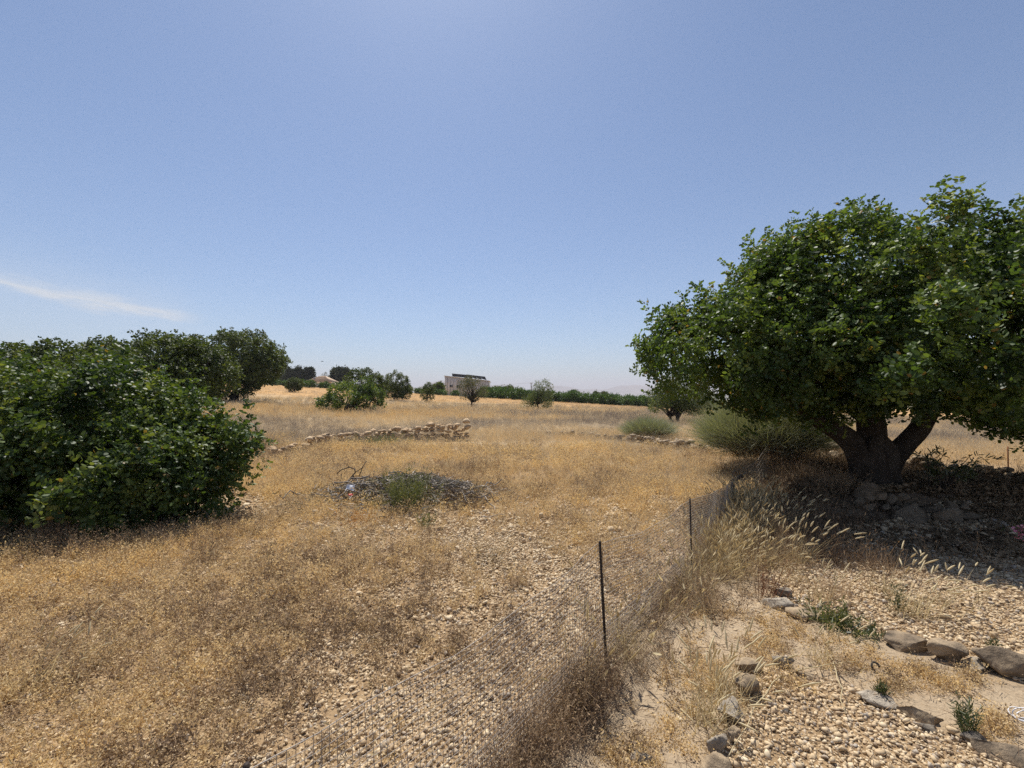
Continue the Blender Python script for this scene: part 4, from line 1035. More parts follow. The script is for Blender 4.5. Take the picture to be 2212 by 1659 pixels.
V, F = blades(np.stack([x, y, H(x + bpx, y + bpy_) - hz(bpx, bpy_) + RNG.uniform(.01, .04, nt)], 1), D, RNG.uniform(.05, .22, nt), .008, 2, .2)
tag(link('wood_chips', mesh_np('wood_chips', V, F, TWIGLEAF, vattr=dict(rnd=np.repeat(RNG.random(nt), 5)))), 'scattered pale chips and bits of wood on the gravel below the brush pile', kind='stuff')
# black forked branch sticking out of the pile
dbx, dby = xat(7.7, 762), 7.6
db = thing('dead_branch', 'black forked dead branch sticking up from the left end of the brush pile', 'branch', (dbx, dby, hz(dbx, dby)))
s_ = 7.6 / F_PX
def bp(u, v, y=0): return ((u - 762) * s_, y, (1020 - v) * s_ + .12)
for pts, r_ in (([(738, 1032, 0), (752, 1020, 0), (762, 1008, .05), (772, 996, .05), (768, 990, .1), (756, 986, .1), (738, 992, .1), (728, 1001, .12)], .013), ([(772, 996, .05), (782, 990, .0), (790, 985, 0)], .008), ([(766, 1004, .05), (776, 1010, .0), (780, 1016, 0)], .007), ([(782, 1003, 0), (786, 994, 0), (790, 982, 0), (796, 972, .05)], .009), ([(770, 1003, 0), (782, 1003, 0), (795, 1004, .0)], .007), ([(756, 986, .1), (752, 980, .1)], .006), ([(745, 1000, .1), (752, 992, .1)], .005), ([(712, 1022, 0), (728, 1020, -.1), (745, 1016, 0)], .010), ([(740, 1000, .1), (738, 1018, .1)], .006)):
    mb = MB(); p = np.array([bp(*q) for q in pts]); mb.tube(p, np.linspace(r_, r_ * .6, len(p)), 6); mb.build('twig', DARKWOOD, db)
# litter in the pile
WHITE = plain('white_plastic', [(0.70, 0.70, 0.72), (0.80, 0.80, 0.82)], 8, .5)
RED = plain('red_plastic', [(0.45, 0.02, 0.02), (0.55, 0.04, 0.03)], 8, .4)
def crumple(name, u, v, y, w, h_, mat, label, cat, rot, seed):
    rs = np.random.default_rng(seed); nx, ny = 9, 7
    a, b_ = np.meshgrid(np.linspace(-.5, .5, nx), np.linspace(-.5, .5, ny), indexing='ij')
    zz = .10 * np.sin(a * 7 + 1) * np.cos(b_ * 5) + rs.normal(0, .02, a.shape) + .12 * a * a
    top = np.stack([a * w, b_ * h_, zz * w], 2).reshape(-1, 3)
    q = (np.arange(nx - 1)[:, None] * ny + np.arange(ny - 1)[None]).ravel()
    f = np.stack([q, q + ny, q + ny + 1, q + 1], 1); m = nx * ny
    rim_ = [(k, k + 1) for k in range(ny - 1)] + [(k * ny + ny - 1, (k + 1) * ny + ny - 1) for k in range(nx - 1)] + [(m - 1 - k, m - 2 - k) for k in range(ny - 1)] + [((nx - 1 - k) * ny, (nx - 2 - k) * ny) for k in range(nx - 1)]
    r_ = np.array(rim_); V = np.concatenate([top, top - [0, 0, .006]])
    o = link(name, mesh_np(name, V, [np.concatenate([f, f[:, ::-1] + m, np.stack([r_[:, 1], r_[:, 0], r_[:, 0] + m, r_[:, 1] + m], 1)])], mat, True), None, (xat(y, u), y, up_at(y, v)), rot)
    return tag(o, label, cat)
crumple('plastic_sheet', 759, 1053, 6.72, .12, .10, WHITE, 'white crumpled plastic sheet lying on the brush pile', 'litter', (1.0, 0.1, .1), 3)
crumple('plastic_wrapper', 760, 1068, 6.62, .07, .04, RED, 'small red plastic wrapper below the white sheet', 'litter', (.6, .2, .4), 4)

# ------------------------------------------------------------------ weeds, tufts and small plants standing alone
def plant(name, label, cat, u, v, mat, seed, h=.3, spread_=.5, ns=30, nl=12, ll=.02, lw=.006, sw=.003, xy=None, group=None, foot=None):
    x, y = xy or spot(u, v); t = thing(name, label, cat, (x, y, hz(x, y) - .01), 0, group)
    rs = np.random.default_rng(seed); f0 = foot or .03
    P = np.zeros((ns, 3)); P[:, :2] = rs.normal(0, f0, (ns, 2))
    D = np.stack([rs.normal(0, spread_, ns), rs.normal(0, spread_, ns), np.ones(ns)], 1); L_ = h * rs.uniform(.55, 1.1, ns)
    V, F = blades(P, D, L_, sw, 3, rs.normal(0, .2, ns), rng=rs)
    link('stems', mesh_np('stems', V, F, mat, vattr=dict(rnd=np.repeat(rs.random(ns) * .5, 7))), t)
    if nl:
        k = np.repeat(np.arange(ns), nl); tt = rs.uniform(.15, 1.0, len(k))
        LP = P[k] + unit(D)[k] * (L_[k] * tt)[:, None] + rs.normal(0, h * .035, (len(k), 3)); LD = unit(D)[k] * .8 + rs.normal(0, .6, (len(k), 3))
        V, F = leaf_quads(LP, LD, ll * rs.uniform(.6, 1.4, len(k)), lw, rs)
        link('leaves', mesh_np('leaves', V, F, mat, vattr=dict(rnd=np.repeat(rs.random(len(k)), 6))), t)
    return t
plant('green_weed', 'feathery grey green weed bush growing in front of the brush pile', 'plant', 880, 1100, GREENWEED, 71, .62, .42, 130, 34, .035, .007, .004, foot=.14)
plant('green_weed', 'small bright green weed at the lower right of the brush pile', 'plant', 922, 1140, GREENWEED, 72, .24, .35, 26, 16, .025, .007, foot=.05)
plant('green_weed', 'grey green weed patch growing against the left stone wall', 'plant', 825, 962, GREENWEED, 73, .42, .9, 150, 16, .04, .01, .006, foot=.4)
plant('green_weed', 'dark low weed on the right flank of the brush pile', 'plant', 985, 1100, DEADWEED, 74, .34, .6, 60, 22, .025, .007, foot=.12)
plant('green_tuft', 'grey green leafy tuft between the bed stones', 'plant', 1800, 1352, GREENWEED, 75, .16, .8, 60, 14, .03, .008, foot=.07)
plant('green_tuft', 'flat dark green tuft right of the grey green leafy one', 'plant', 1852, 1372, OLEANDER, 76, .10, .9, 40, 10, .03, .007, foot=.06)
for q, (u, v, h_, lab) in enumerate(((1938, 1330, .22, 'thin upright green sprig in the far gravel bed'), (2078, 1575, .15, 'left of two green sprigs in the lower right soil strip'), (2091, 1596, .18, 'taller right one of two green sprigs in the lower right soil strip'), (2143, 1432, .15, 'green sprig behind the small grey pointed rock'), (1905, 1510, .08, 'tiny green sprout beside the flat blue grey rock'))):
    plant('green_sprig', lab, 'plant', u, v, OLEANDER, 80 + q, h_, .10, 9, 26, .03, .004, .003, foot=.012, group='green sprigs on the beds')
REDSTEM = leafy('red_stem', [(0.12, 0.05, 0.03), (0.20, 0.085, 0.05), (0.30, 0.14, 0.08)], .1, .8, .2)
plant('red_stemmed_weed', 'reddish brown bare stemmed weed between fence and far gravel bed', 'plant', 1655, 1290, REDSTEM, 90, .38, .33, 34, 7, .012, .005, .005, foot=.05)
plant('dry_weed', 'pale twiggy dry weed on the gravel above the red stemmed one', 'plant', 1705, 1262, STRAW, 91, .22, .6, 40, 10, .015, .004, .003, foot=.08)
plant('orange_weed', 'bright orange dry weed clump below the left end of the brush pile', 'plant', 782, 1128, leafy('orange_weed', [(.36, .19, .06), (.52, .29, .09), (.6, .36, .13)], .3, .85, .1, tcol=(1, .9, .7)), 92, .19, .8, 70, 12, .02, .008, foot=.13)
for q, (u, v, lab) in enumerate(((1005, 1030, 'spindly brown weed behind the right end of the brush pile'), (945, 1018, 'spindly brown weed behind the middle of the brush pile'), (1060, 1215, 'brown weed clump on the gravel right of the yard middle'))):
    plant('dry_weed', lab, 'plant', u, v, REDSTEM if q < 2 else BROOM_DEAD, 94 + q, .5 if q < 2 else .28, .42, 46, 10, .014, .005, .004, foot=.15)

# oleander with its support stake
ox, oy = xat(6.45, 2027), 6.45
ol = thing('oleander', 'young oleander shrub with narrow dark leaves right of the carob trunk', 'plant', (ox, oy, hz(ox, oy)))
mb = MB(); rs_ = random.Random(4); tips = []
for q in range(15):
    a = rs_.uniform(-1, 1); b1 = np.array([a * .42 + .12, rs_.uniform(-.25, .25), rs_.uniform(.30, .62) - .12 * abs(a)])
    p = curve_pts((rs_.gauss(0, .02), 0, -.02), b1, 6, .10, .07, rs_); mb.tube(p, np.linspace(.009, .003, 6), 5)
    tips += [(p[-1], p[-1] - p[-2]), (p[-2], p[-1] - p[-3]), (p[-3], p[-2] - p[-3])]
    tips.append((p[-1] + [rs_.gauss(0, .05), rs_.gauss(0, .05), .02], p[-1] - p[-2]))
mb.build('stems', BARK, ol)
P = np.repeat(np.array([t_[0] for t_ in tips]), 6, 0); D = np.repeat(unit(np.array([t_[1] for t_ in tips])), 6, 0)
V, F = leaf_quads(P + RNG.normal(0, .012, P.shape), D * .5 + RNG.normal(0, .65, P.shape), RNG.uniform(.06, .12, len(P)), .016, RNG)
link('leaves', mesh_np('leaves', V, F, OLEANDER, vattr=dict(rnd=np.repeat(RNG.random(len(P)), 6))), ol)
mb = MB(); mb.tube([(-.13, .05, -.05), (-.135, .05, .52)], .009, 6); mb.build('support_stake', DARKWOOD, ol)

fx_, fy_ = xat(4.35, 2225), 4.35
fl = thing('pink_flowers', 'pink flowering shrub reaching in at the right picture edge', 'plant', (fx_, fy_, hz(fx_, fy_)))
mb = MB(); fp = []
for q in range(9):
    tip = (random.uniform(-.13, .3), random.uniform(-.1, .1), random.uniform(.14, .40)); mb.tube(curve_pts((.15, 0, 0), tip, 5, .1, .05), .005, 5); fp.append(tip)
mb.build('stems', BARK, fl)
P = np.repeat(np.array(fp), 22, 0) + RNG.normal(0, .03, (len(fp) * 22, 3))
V, F = leaf_quads(P, RNG.normal(0, 1, P.shape), .028, .024, RNG); link('blossoms', mesh_np('blossoms', V, F, PINK, vattr=dict(rnd=np.repeat(RNG.random(len(P)), 6))), fl)
P = np.repeat(np.array(fp), 12, 0) + RNG.normal(0, .05, (len(fp) * 12, 3))
V, F = leaf_quads(P, RNG.normal(0, 1, P.shape), .08, .014, RNG); link('leaves', mesh_np('leaves', V, F, OLEANDER, vattr=dict(rnd=np.repeat(RNG.random(len(P)), 6))), fl)

# tall seeding grass clumps
def seed_clump(label, u, v, n_, h, lean, seed, head=.09, group='clumps of tall seeding grass'):
    rs = np.random.default_rng(seed); x, y = spot(u, v); t = thing('seeding_grass', label, 'grass clump', (x, y, hz(x, y) - .01), 0, group)
    P = np.zeros((n_, 3)); P[:, :2] = rs.normal(0, .05, (n_, 2))
    D = np.stack([rs.normal(lean, .40, n_), rs.normal(0, .32, n_), np.ones(n_)], 1); L_ = h * rs.uniform(.6, 1.1, n_)
    bd = unit(np.stack([rs.normal(.6, .6, n_), rs.normal(0, .5, n_), rs.normal(-.4, .15, n_)], 1)); bend = np.abs(rs.normal(.22, .1, n_))
    V, F = blades(P, D, L_, .0035, 4, bend, bd, rs)
    link('stalks', mesh_np('stalks', V, F, STRAW, vattr=dict(rnd=np.repeat(rs.random(n_) * .8, 9))), t)
    T = P + unit(D) * L_[:, None] * .97 + bd * (L_ * bend)[:, None] * .95; HD = unit(unit(D) + bd * (2 * bend)[:, None])
    mb = MB()
    for q in range(n_):
        hl_ = head * rs.uniform(.6, 1.25); p = [T[q] + HD[q] * hl_ * s for s in (0, .2, .55, .85, 1)] + np.array([[0, 0, -.12 * hl_ * s * s] for s in (0, .2, .55, .85, 1)])
        mb.tube(p, np.array([.001, .0055, .0065, .004, .0008]) * (h / .55) ** .5, 5, cap=False)
    link('seed_heads', mb.mesh('seed_heads', STRAW, vattr=dict(rnd=np.full(sum(len(v_) for v_ in mb.V), .9))), t)
    nb = n_ * 4; P = np.zeros((nb, 3)); P[:, :2] = rs.normal(0, .07, (nb, 2))
    V, F = blades(P, np.stack([rs.normal(lean * .5, .5, nb), rs.normal(0, .5, nb), np.ones(nb)], 1), h * rs.uniform(.25, .7, nb), .005, 3, np.abs(rs.normal(.35, .2, nb)), unit(np.stack([rs.normal(.4, .8, nb), rs.normal(0, .8, nb), -np.ones(nb) * .6], 1)), rs)
    link('leaf_blades', mesh_np('leaf_blades', V, F, STRAW, vattr=dict(rnd=np.repeat(rs.random(nb), 7))), t)
    return t
SEEDS = [('tallest seeding grass clump leaning right in front of the boulder rim', 1712, 1215, 34, .52, .35, 1), ('seeding grass clump beside the red stemmed weed', 1660, 1225, 26, .42, .3, 2), ('seeding grass clump close to the second fence stake', 1570, 1235, 24, .42, .25, 3),
         ('long stalked grass clump in the far gravel bed at the shade edge', 1962, 1330, 22, .50, .55, 4), ('grass clump left of the long stalked one in the far bed', 1905, 1285, 9, .48, .6, 5), ('lone arching grass stalks right of the long stalked clump', 2030, 1315, 6, .46, .7, 6),
         ('fine grass clump growing over the tan rock by the near bed', 1560, 1505, 30, .34, .1, 7), ('fine straw grass clump left of the tall white rock', 1530, 1560, 30, .34, .05, 8), ('grass clump at the fence end by the dark post', 1610, 1150, 26, .46, .35, 9), ('seeding grass clump in half shade below the broom bush', 1700, 1140, 24, .46, .3, 10),
         ('short fine grass clump in the middle of the far bed', 1780, 1300, 14, .30, .2, 11), ('short grass clump on the soil by the rounded grey tan rock', 1775, 1430, 14, .28, .1, 12), ('last thin grass stalks near the pink flowers', 2100, 1310, 4, .40, .6, 13)]
SEEDS += [('drooping grass heads hanging at the left picture edge', 60, 1490, 12, .40, .25, 14), ('single greyish grass clump right of the left edge heads', 190, 1440, 7, .36, .3, 15)]
for lab, u, v, n_, h, ln, sd in SEEDS: seed_clump(lab, u, v, n_, h, ln, 700 + sd)
# pale dry stalks fallen on the ground
for q, (u0, v0, u1, v1, lab) in enumerate(((1795, 1430, 1828, 1560, 'pale dry stalk lying across the near gravel bed'), (1880, 1270, 2110, 1385, 'long pale dry stalk lying on the far gravel bed'), (1690, 1470, 1560, 1690, 'thin dry stalk lying beside the near bed rocks'), (1720, 1462, 1850, 1445, 'short pale stalk lying on the bare soil'), (1470, 1550, 1500, 1585, 'bleached stick in the soil right of the fence'))):
    a, b_ = flat((u0, v0)), flat((u1, v1)); mb = MB()
    a3, b3 = (a[0], a[1], hz(*a) + .03), (b_[0], b_[1], hz(*b_) + .04)
    mb.tube(curve_pts(a3, b3, 7, .04, .02), np.linspace(.0035, .0018, 7), 5)
    tag(link('dry_stalk', mb.mesh('dry_stalk', STRAW, vattr=dict(rnd=np.full(sum(len(v_) for v_ in mb.V), .85)))), lab, 'stalk', 'pale dry stalks lying on the ground')
# odd bits
x, y = xat(8.35, 2172), 8.35; zb = hz(x, y); mb = MB(); mb.tube([(x, y, zb - .05), (x + .005, y, zb + .42)], .011, 7)
tag(mb.build('rusty_stake', ORANGE_RUST), 'thin orange rusty stake in the sunny grass at the right', 'stake')
x, y = flat((2203, 1556)); mb = MB()
th = np.linspace(0, 6.28, 24)
for q in range(3): mb.tube(np.stack([x + .02 * q + np.cos(th) * .045, y + np.sin(th) * .03, hz(x, y) + .03 + .015 * np.sin(th + q)], 1), .0025, 5, cap=False)
tag(mb.build('wire_coil', WHITE), 'small coil of white wire by the large brown block', 'wire')
x, y = flat((1892, 1452)); mb = MB()
mb.tube(np.stack([x + np.cos(th[:18]) * .022, y + np.sin(th[:18]) * .012, hz(x, y) + .025 + .022 * np.sin(th[:18])], 1), .006, 6)
mb.tube([(x + .03, y - .01, hz(x, y) + .01), (x + .09, y - .03, hz(x, y) + .008)], .003, 5)
tag(mb.build('dark_husk', DARKWOOD), 'dark curled dry husk lying on the bare soil path', 'husk')
# broken board lying near the fence end
x, y = xat(6.6, 1590), 6.6; mb = MB(); mb.box(-.11, -.03, -.01, .11, .03, .01)
tag(mb.build('board', WOODBROWN, loc=(x, y, hz(x, y) + .42), rot=(.2, -.35, .3)), 'broken grey board caught in the grass at the fence end', 'board')

# ------------------------------------------------------------------ orchard, houses and far trees
def orchard_mesh(seed, w, h, nsh=260):
    e = [(0, 0, h * .5, w * .55, w * .55, h * .5)]; lob = fit_lobes(e, 26, w * .2, seed, .1)
    return crown_mesh('crown', lob, e, nsh, CLUMPS_BIG, CITRUS, seed, 1.0, .5, .55)
ORCH = [orchard_mesh(800 + k, 3.6, 2.3) for k in range(5)]
mb = MB(); mb.tube([(0, 0, -.1), (.02, 0, .5), (0, 0, 1.0)], [.1, .08, .06], 7); ORCH_TRUNK = mb.mesh('trunk', BARK)
def orchard_tree(x, y, s, label, group):
    t = thing('orange_tree', label, 'tree', (x, y, hz(x, y)), random.uniform(0, 6.28), group)
    link('crown', random.choice(ORCH), t, (0, 0, 0), (0, 0, 0), (s * random.uniform(.9, 1.12), s * random.uniform(.9, 1.12), s * random.uniform(.94, 1.05)))
    link('trunk', ORCH_TRUNK, t); return t
GR, LR = 'orchard trees beyond the right part of the field', 'dense round orchard tree in the dark row beyond the right field'
x = -4.0
while x < 62:
    orchard_tree(x, 102 + random.uniform(-.6, .6) - .02 * x, random.uniform(.85, 1.05), LR, GR)
    x += random.uniform(2.3, 2.9)
x = -6.0
while x < 60:
    orchard_tree(x, 107 + random.uniform(-.8, .8), random.uniform(.9, 1.1), LR, GR); x += 3.4
GL, LL = 'orchard trees beyond the left part of the field', 'dense round orchard tree in the row left of the warehouse'
x = -66.0
while x < -15.5:
    orchard_tree(x, 104 + random.uniform(-.7, .7) + .03 * x, random.uniform(.55, .75), LL, GL); x += random.uniform(2.4, 3.2)
for u, lab in ((1000 - 20, 'small orchard tree in front of the warehouse wall left of the almond'), ):
    orchard_tree(xat(120, u + 3), 120, .58, lab, None)

WALLM = plain('panel_wall', [(0.58, 0.545, 0.49), (0.64, 0.60, 0.54)], 0.9, .8)
WALLD = plain('grey_trim', [(0.22, 0.21, 0.2), (0.28, 0.27, 0.25)], 1, .7)
GLASS = plain('dark_glass', [(0.012, 0.013, 0.015), (0.02, 0.022, 0.024)], 1, .5, spec=.15)
WHITEFR = plain('white_frame', [(0.62, 0.62, 0.6), (0.7, 0.7, 0.68)], 3, .6)
PVM = plain('solar_glass', [(0.012, 0.012, 0.014), (0.022, 0.022, 0.024)], .5, .9, spec=.0)
METAL = plain('pale_metal', [(0.5, 0.5, 0.48), (0.6, 0.6, 0.57)], 1, .5, metal=.3)
wy = 140.0; wx0, wx1 = xat(wy, 960), xat(wy, 1055)
wz = hz((wx0 + wx1) / 2, wy) - .6
wh = thing('warehouse', 'beige panel warehouse with solar panels on its sloping roof', 'building', ((wx0 + wx1) / 2, wy, wz))
hw = (wx1 - wx0) / 2; zl, zr = up_at(wy, 812) - wz, up_at(wy, 823) - wz; dp = 12.0
npan = 14
for q in range(npan):                                              # wall panels, a narrow joint between each
    x0, x1 = -hw + 2 * hw * q / npan, -hw + 2 * hw * (q + 1) / npan
    h0, h1 = zl + (zr - zl) * q / npan, zl + (zr - zl) * (q + 1) / npan
    mb = MB(); g = .035
    V = [(x0 + g, 0, 0), (x1 - g, 0, 0), (x1 - g, .25, 0), (x0 + g, .25, 0), (x0 + g, 0, h0 - .06), (x1 - g, 0, h1 - .06), (x1 - g, .25, h1 - .06), (x0 + g, .25, h0 - .06)]
    mb.add(V, f4=[(0, 1, 5, 4), (1, 2, 6, 5), (2, 3, 7, 6), (3, 0, 4, 7), (4, 5, 6, 7), (0, 3, 2, 1)]); mb.build('wall_panel', WALLM, wh)
mb = MB()
V = [(-hw, .26, 0), (hw, .26, 0), (hw, dp, 0), (-hw, dp, 0), (-hw, .26, zl - .08), (hw, .26, zr - .08), (hw, dp, zr - .08), (-hw, dp, zl - .08)]
mb.add(V, f4=[(0, 1, 5, 4), (1, 2, 6, 5), (2, 3, 7, 6), (3, 0, 4, 7), (4, 5, 6, 7), (0, 3, 2, 1)]); mb.build('inner_wall', WALLD, wh)
mb = MB()
V = [(-hw - .15, -.2, zl - .05), (hw + .3, -.2, zr - .05), (hw + .3, dp + .2, zr - .05), (-hw - .15, dp + .2, zl - .05), (-hw - .15, -.2, zl + .12), (hw + .3, -.2, zr + .12), (hw + .3, dp + .2, zr + .12), (-hw - .15, dp + .2, zl + .12)]
mb.add(V, f4=[(0, 1, 5, 4), (1, 2, 6, 5), (2, 3, 7, 6), (3, 0, 4, 7), (4, 5, 6, 7), (0, 3, 2, 1)]); mb.build('roof', METAL, wh)
def pv(u0, u1, va0, va1, vb0, vb1):                                 # a tilted rack of panels above the eave
    a0, a1 = (xat(wy, u0) - wh.location.x, up_at(wy, va0) - wz), (xat(wy, u1) - wh.location.x, up_at(wy, va1) - wz)
    nn = 4
    for q in range(nn):
        t0, t1 = q / nn + .002, (q + 1) / nn - .002
        lx0, lx1 = a0[0] + (a1[0] - a0[0]) * t0, a0[0] + (a1[0] - a0[0]) * t1
        lz0, lz1 = a0[1] + (a1[1] - a0[1]) * t0, a0[1] + (a1[1] - a0[1]) * t1
        d0, d1 = (vb0 - va0) * wy / F_PX, (vb1 - va1) * wy / F_PX
        mb = MB(); V = [(lx0 + .7, .3, lz0 - d0), (lx1 + .7, .3, lz1 - d1), (lx1, 4.2, lz1 + .05), (lx0, 4.2, lz0 + .05)]
        V += [(x_, y_, z_ + .08) for x_, y_, z_ in V]
        mb.add(V, f4=[(0, 1, 5, 4), (1, 2, 6, 5), (2, 3, 7, 6), (3, 0, 4, 7), (4, 5, 6, 7), (0, 3, 2, 1)]); mb.build('solar_panel', PVM, wh)
pv(972, 1006, 806, 809, 813, 816); pv(1006, 1046, 808.5, 813, 815, 821)
for (u, v) in ((975, 834), (990, 834.5), (1008, 835), (1041, 837)):
    x, z = xat(wy, u) - wh.location.x, up_at(wy, v) - wz
    mb = MB(); 
    for a_ in ((-.50, -.42, -.5, .42), (.42, -.42, .5, .42), (-.5, .42, .5, .5), (-.5, -.5, .5, -.42), (-.03, -.42, .03, .42)): mb.box(x + a_[0], -.06, z + a_[1], x + a_[2], .0 - .003, z + a_[3])
    wf = mb.build('window', WHITEFR, wh)
    for a_ in ((-.42, -.03), (.03, .42)):
        mb = MB(); mb.box(x + a_[0], -.03, z - .42, x + a_[1], -.004, z + .42); mb.build('pane', GLASS, wf)

def far_tree(name, label, u, y, vtop, ells, nsub, rsub, nsh, mat, seed, group=None, sc=1.0, tr=.3, th=2.0, temps=CLUMPS_FAR, zmin=.3, bark=BARK):
    return simple_tree(name, label, 'tree', u, y, ells, nsub, rsub, nsh, temps, mat, seed, group, sc, tr, th, zmin, 0, bark, .45, 1, 8, .5)
def cyp(h, r): return [(0, 0, h * .42, r, r, h * .44), (0, 0, h * .72, r * .62, r * .62, h * .30)]
FG, FL_ = 'dark conifers far behind the left hedge', None
for q, (u, h, r, lab) in enumerate(((622, 7.4, 1.9, 'leftmost dark conifer beside the round carob'), (633, 7.0, 2.2, 'second dark conifer from the round carob'), (644, 8.6, 2.0, 'tall pointed conifer, highest of the dark group'), (655, 6.6, 1.4, 'short dark conifer between the tall pointed one and the slim pair'), (662, 8.2, 1.0, 'left one of the slim cypress pair'), (672, 8.4, 1.4, 'right fuller one of the slim cypress pair'), (606, 6.8, 2.4, 'dark conifer half hidden by the round carob crown'))):
    far_tree('conifer', lab, u, 190 + q, 0, cyp(h, r), 40, r * .42, 520, CONIFER, 840 + q, FG, .75, .2, 1.5)
far_tree('round_tree', 'large round crowned dark tree far behind the light green bush', 735, 185, 0, [(.4, 0, 5.4, 3.6, 3.2, 2.9), (-1.6, 0, 6.2, 1.9, 1.9, 2.2), (1.6, 0, 6.3, 2.0, 2.0, 2.0)], 50, 1.0, 900, CONIFER, 860, None, .9, .35, 2.6, zmin=2.6)
far_tree('conifer', 'small pointed conifer left of the large round crowned tree', 719, 183, 0, cyp(5.0, 1.2), 24, .5, 300, CONIFER, 862, FG, .7, .2, 1.0)
for q, (u, y, h, w, lab) in enumerate(((1205, 150, 4.0, 4.2, 'low round tree above the hedge right of the warehouse'), (1180, 145, 3.4, 4.4, 'flat dark tree beside the warehouse above the hedge'), (1242, 170, 4.2, 5.2, 'single round tree top above the hedge in the middle right'), (1288, 180, 4.6, 2.6, 'left small tree top above the right hedge'), (1306, 182, 4.8, 3.2, 'right small tree top above the right hedge'), (948, 125, 3.0, 2.8, 'dull green tree top left of the warehouse'))):
    u_ = {0: 1098, 1: 1074}.get(q, u)
    far_tree('round_tree', lab, u_, y, 0, [(0, 0, h * .62, w * .5, w * .5, h * .42)], 26, w * .16, 320, CAROB_FAR, 870 + q, None, .6, .2, 1.2)
# house with a hipped roof
hy = 168.0; hx = xat(hy, 694); hzb = hz(hx, hy); house = thing('house', 'house with a pale tiled hipped roof behind the left hedge', 'house', (hx, hy, hzb))
STUCCO = plain('stucco', [(0.55, 0.45, 0.33), (0.62, 0.52, 0.4)], 1, .9); TILE = plain('roof_tile', [(0.40, 0.27, 0.17), (0.52, 0.38, 0.26), (0.56, 0.44, 0.32)], 1.2, .9)
he = up_at(hy, 826) - hzb; hp = up_at(hy, 812) - hzb
mb = MB(); mb.box(-4.6, -3.5, -.5, 4.6, 5.5, he - .02); mb.build('wall', STUCCO, house)
mb = MB(); mb.add([(-5.2, -4.1, he), (5.2, -4.1, he), (5.2, 6.1, he), (-5.2, 6.1, he), (-1.2, 1, hp), (1.2, 1, hp)], [(1, 2, 5), (3, 0, 4)], [(0, 1, 5, 4), (2, 3, 4, 5), (0, 3, 2, 1)]); rf = mb.build('roof', TILE, house)
for q in range(9):                                                  # tile courses on the near slope
    t0 = (q + .1) / 9; z0 = he + (hp - he) * t0; wd = 5.2 + (1.2 - 5.2) * t0; y0 = -4.1 + 5.1 * t0
    mb = MB(); mb.box(-wd + .1, y0 - .12, z0 + .0, wd - .1, y0 + .1, z0 + .1); mb.build('tile_course', TILE, rf)
mb = MB(); mb.box(-2.3, -1.6, he + .3, -1.7, -1.0, he + 1.9); mb.build('chimney', WALLD, house)
for q in (-2.6, 0.4, 2.6):
    mb = MB(); mb.box(q - .5, -3.56, he - 1.9, q + .5, -3.503, he - .7); mb.build('window', GLASS, house)
simple_tree('bare_tree', 'leafless grey tree rising behind the hipped roof', 'tree', 703, 178, [(0, 0, 4.6, 1.9, 1.6, 1.5)], 60, .3, 50, CLUMPS_BIG, ALMOND_DRY, 881, None, .8, .12, 2.5, 1.0, .2, BARK, .1, 1, 50)
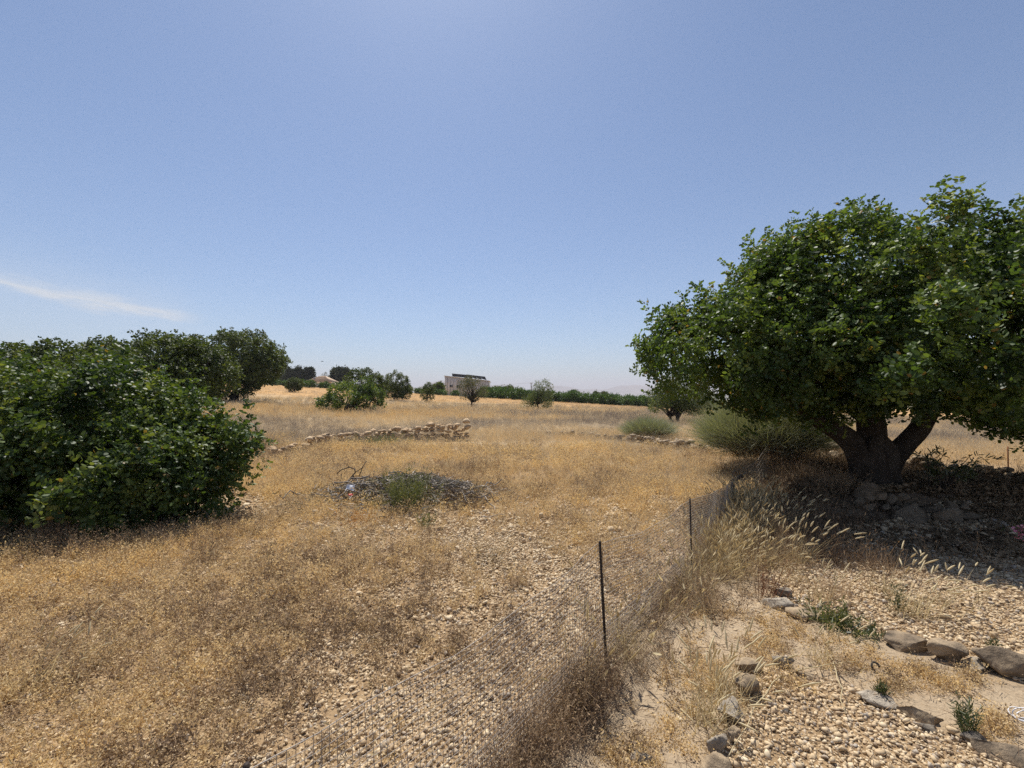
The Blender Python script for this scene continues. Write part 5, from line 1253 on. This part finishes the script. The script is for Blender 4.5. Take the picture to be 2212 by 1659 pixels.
# low buildings in the gap left of the warehouse and at its right foot
def shed(label, u0, u1, y, v0, v1, mat):
    x0, x1 = xat(y, u0), xat(y, u1); zb = hz((x0 + x1) / 2, y); zt = up_at(y, v0) - zb
    t = thing('shed', label, 'building', ((x0 + x1) / 2, y, zb)); w_ = (x1 - x0) / 2
    mb = MB(); mb.box(-w_, 0, -.5, w_, 6, zt * .72); mb.build('wall', mat, t)
    mb = MB(); mb.add([(-w_ - .3, -.3, zt * .72), (w_ + .3, -.3, zt * .72), (w_ + .3, 6.3, zt * .72), (-w_ - .3, 6.3, zt * .72), (-w_ * .5, 3, zt), (w_ * .5, 3, zt)], [(1, 2, 5), (3, 0, 4)], [(0, 1, 5, 4), (2, 3, 4, 5), (0, 3, 2, 1)]); mb.build('roof', TILE if mat is STUCCO else METAL, t)
    mb = MB(); mb.box(-.5, -.05, -.4, .5, -.003, min(2.0, zt * .6)); mb.build('door', WALLD, t)
shed('low tan roofed shed behind the hedge left of the warehouse', 905, 940, 165, 837, 845, STUCCO)
shed('small pale roofed shed at the right foot of the warehouse', 1052, 1068, 128, 846, 852, WHITEFR)
# power pole and its line
POLE = plain('concrete_pole', [(0.20, 0.19, 0.18), (0.28, 0.27, 0.25)], 3, .9)
ply = 160.0; plx = xat(ply, 1147.5); pz = hz(plx, ply); ptop = up_at(ply, 826) - pz
pole = thing('power_pole', 'concrete power pole above the hedge beside the almond tree', 'pole', (plx, ply, pz))
mb = MB(); mb.tube([(0, 0, -.5), (0, 0, ptop)], [.24, .15], 8); mb.build('post', POLE, pole)
mb = MB(); mb.box(-.45, -.06, ptop - .5, .45, .06, ptop - .38); mb.build('crossarm', POLE, pole)
for q in (-.4, 0, .4):
    mb = MB(); mb.tube([(q, 0, ptop - .378), (q, 0, ptop - .25), (q, 0, ptop - .12)], [.05, .07, .04], 6); mb.build('insulator', WHITEFR, pole)
x0, x1 = plx, xat(190, 640); mb = MB()
a3, b3 = np.array([plx, ply, pz + ptop - .1]), np.array([x1, 195, up_at(195, 828)])
tt = np.linspace(0, 1, 40); mb.tube(a3 + (b3 - a3) * tt[:, None] - np.array([0, 0, 1]) * (4 * 2.2 * tt * (1 - tt))[:, None], .022, 4, cap=False)
tag(mb.build('power_line', POLE), 'thin sagging cable running left from the power pole', 'cable')
# a bird far away in the sky
x, y, z = xat(60, 695), 60, up_at(60, 781); mb = MB()
bird = thing('bird', 'tiny distant bird flying above the far conifers', 'bird', (x, y, z), .5)
mb.tube([(-.16, 0, 0), (-.06, 0, .02), (.08, 0, .01), (.2, 0, 0)], [.01, .04, .035, .008], 6); mb.build('body', DARKWOOD, bird)
for sg in (-1, 1):
    mb = MB(); mb.tube([(.0, 0, .02), (.02, sg * .18, .08), (-.05, sg * .38, .05)], [.03, .02, .004], 4); mb.build('wing', DARKWOOD, bird)
print('objects', len(SC.objects))
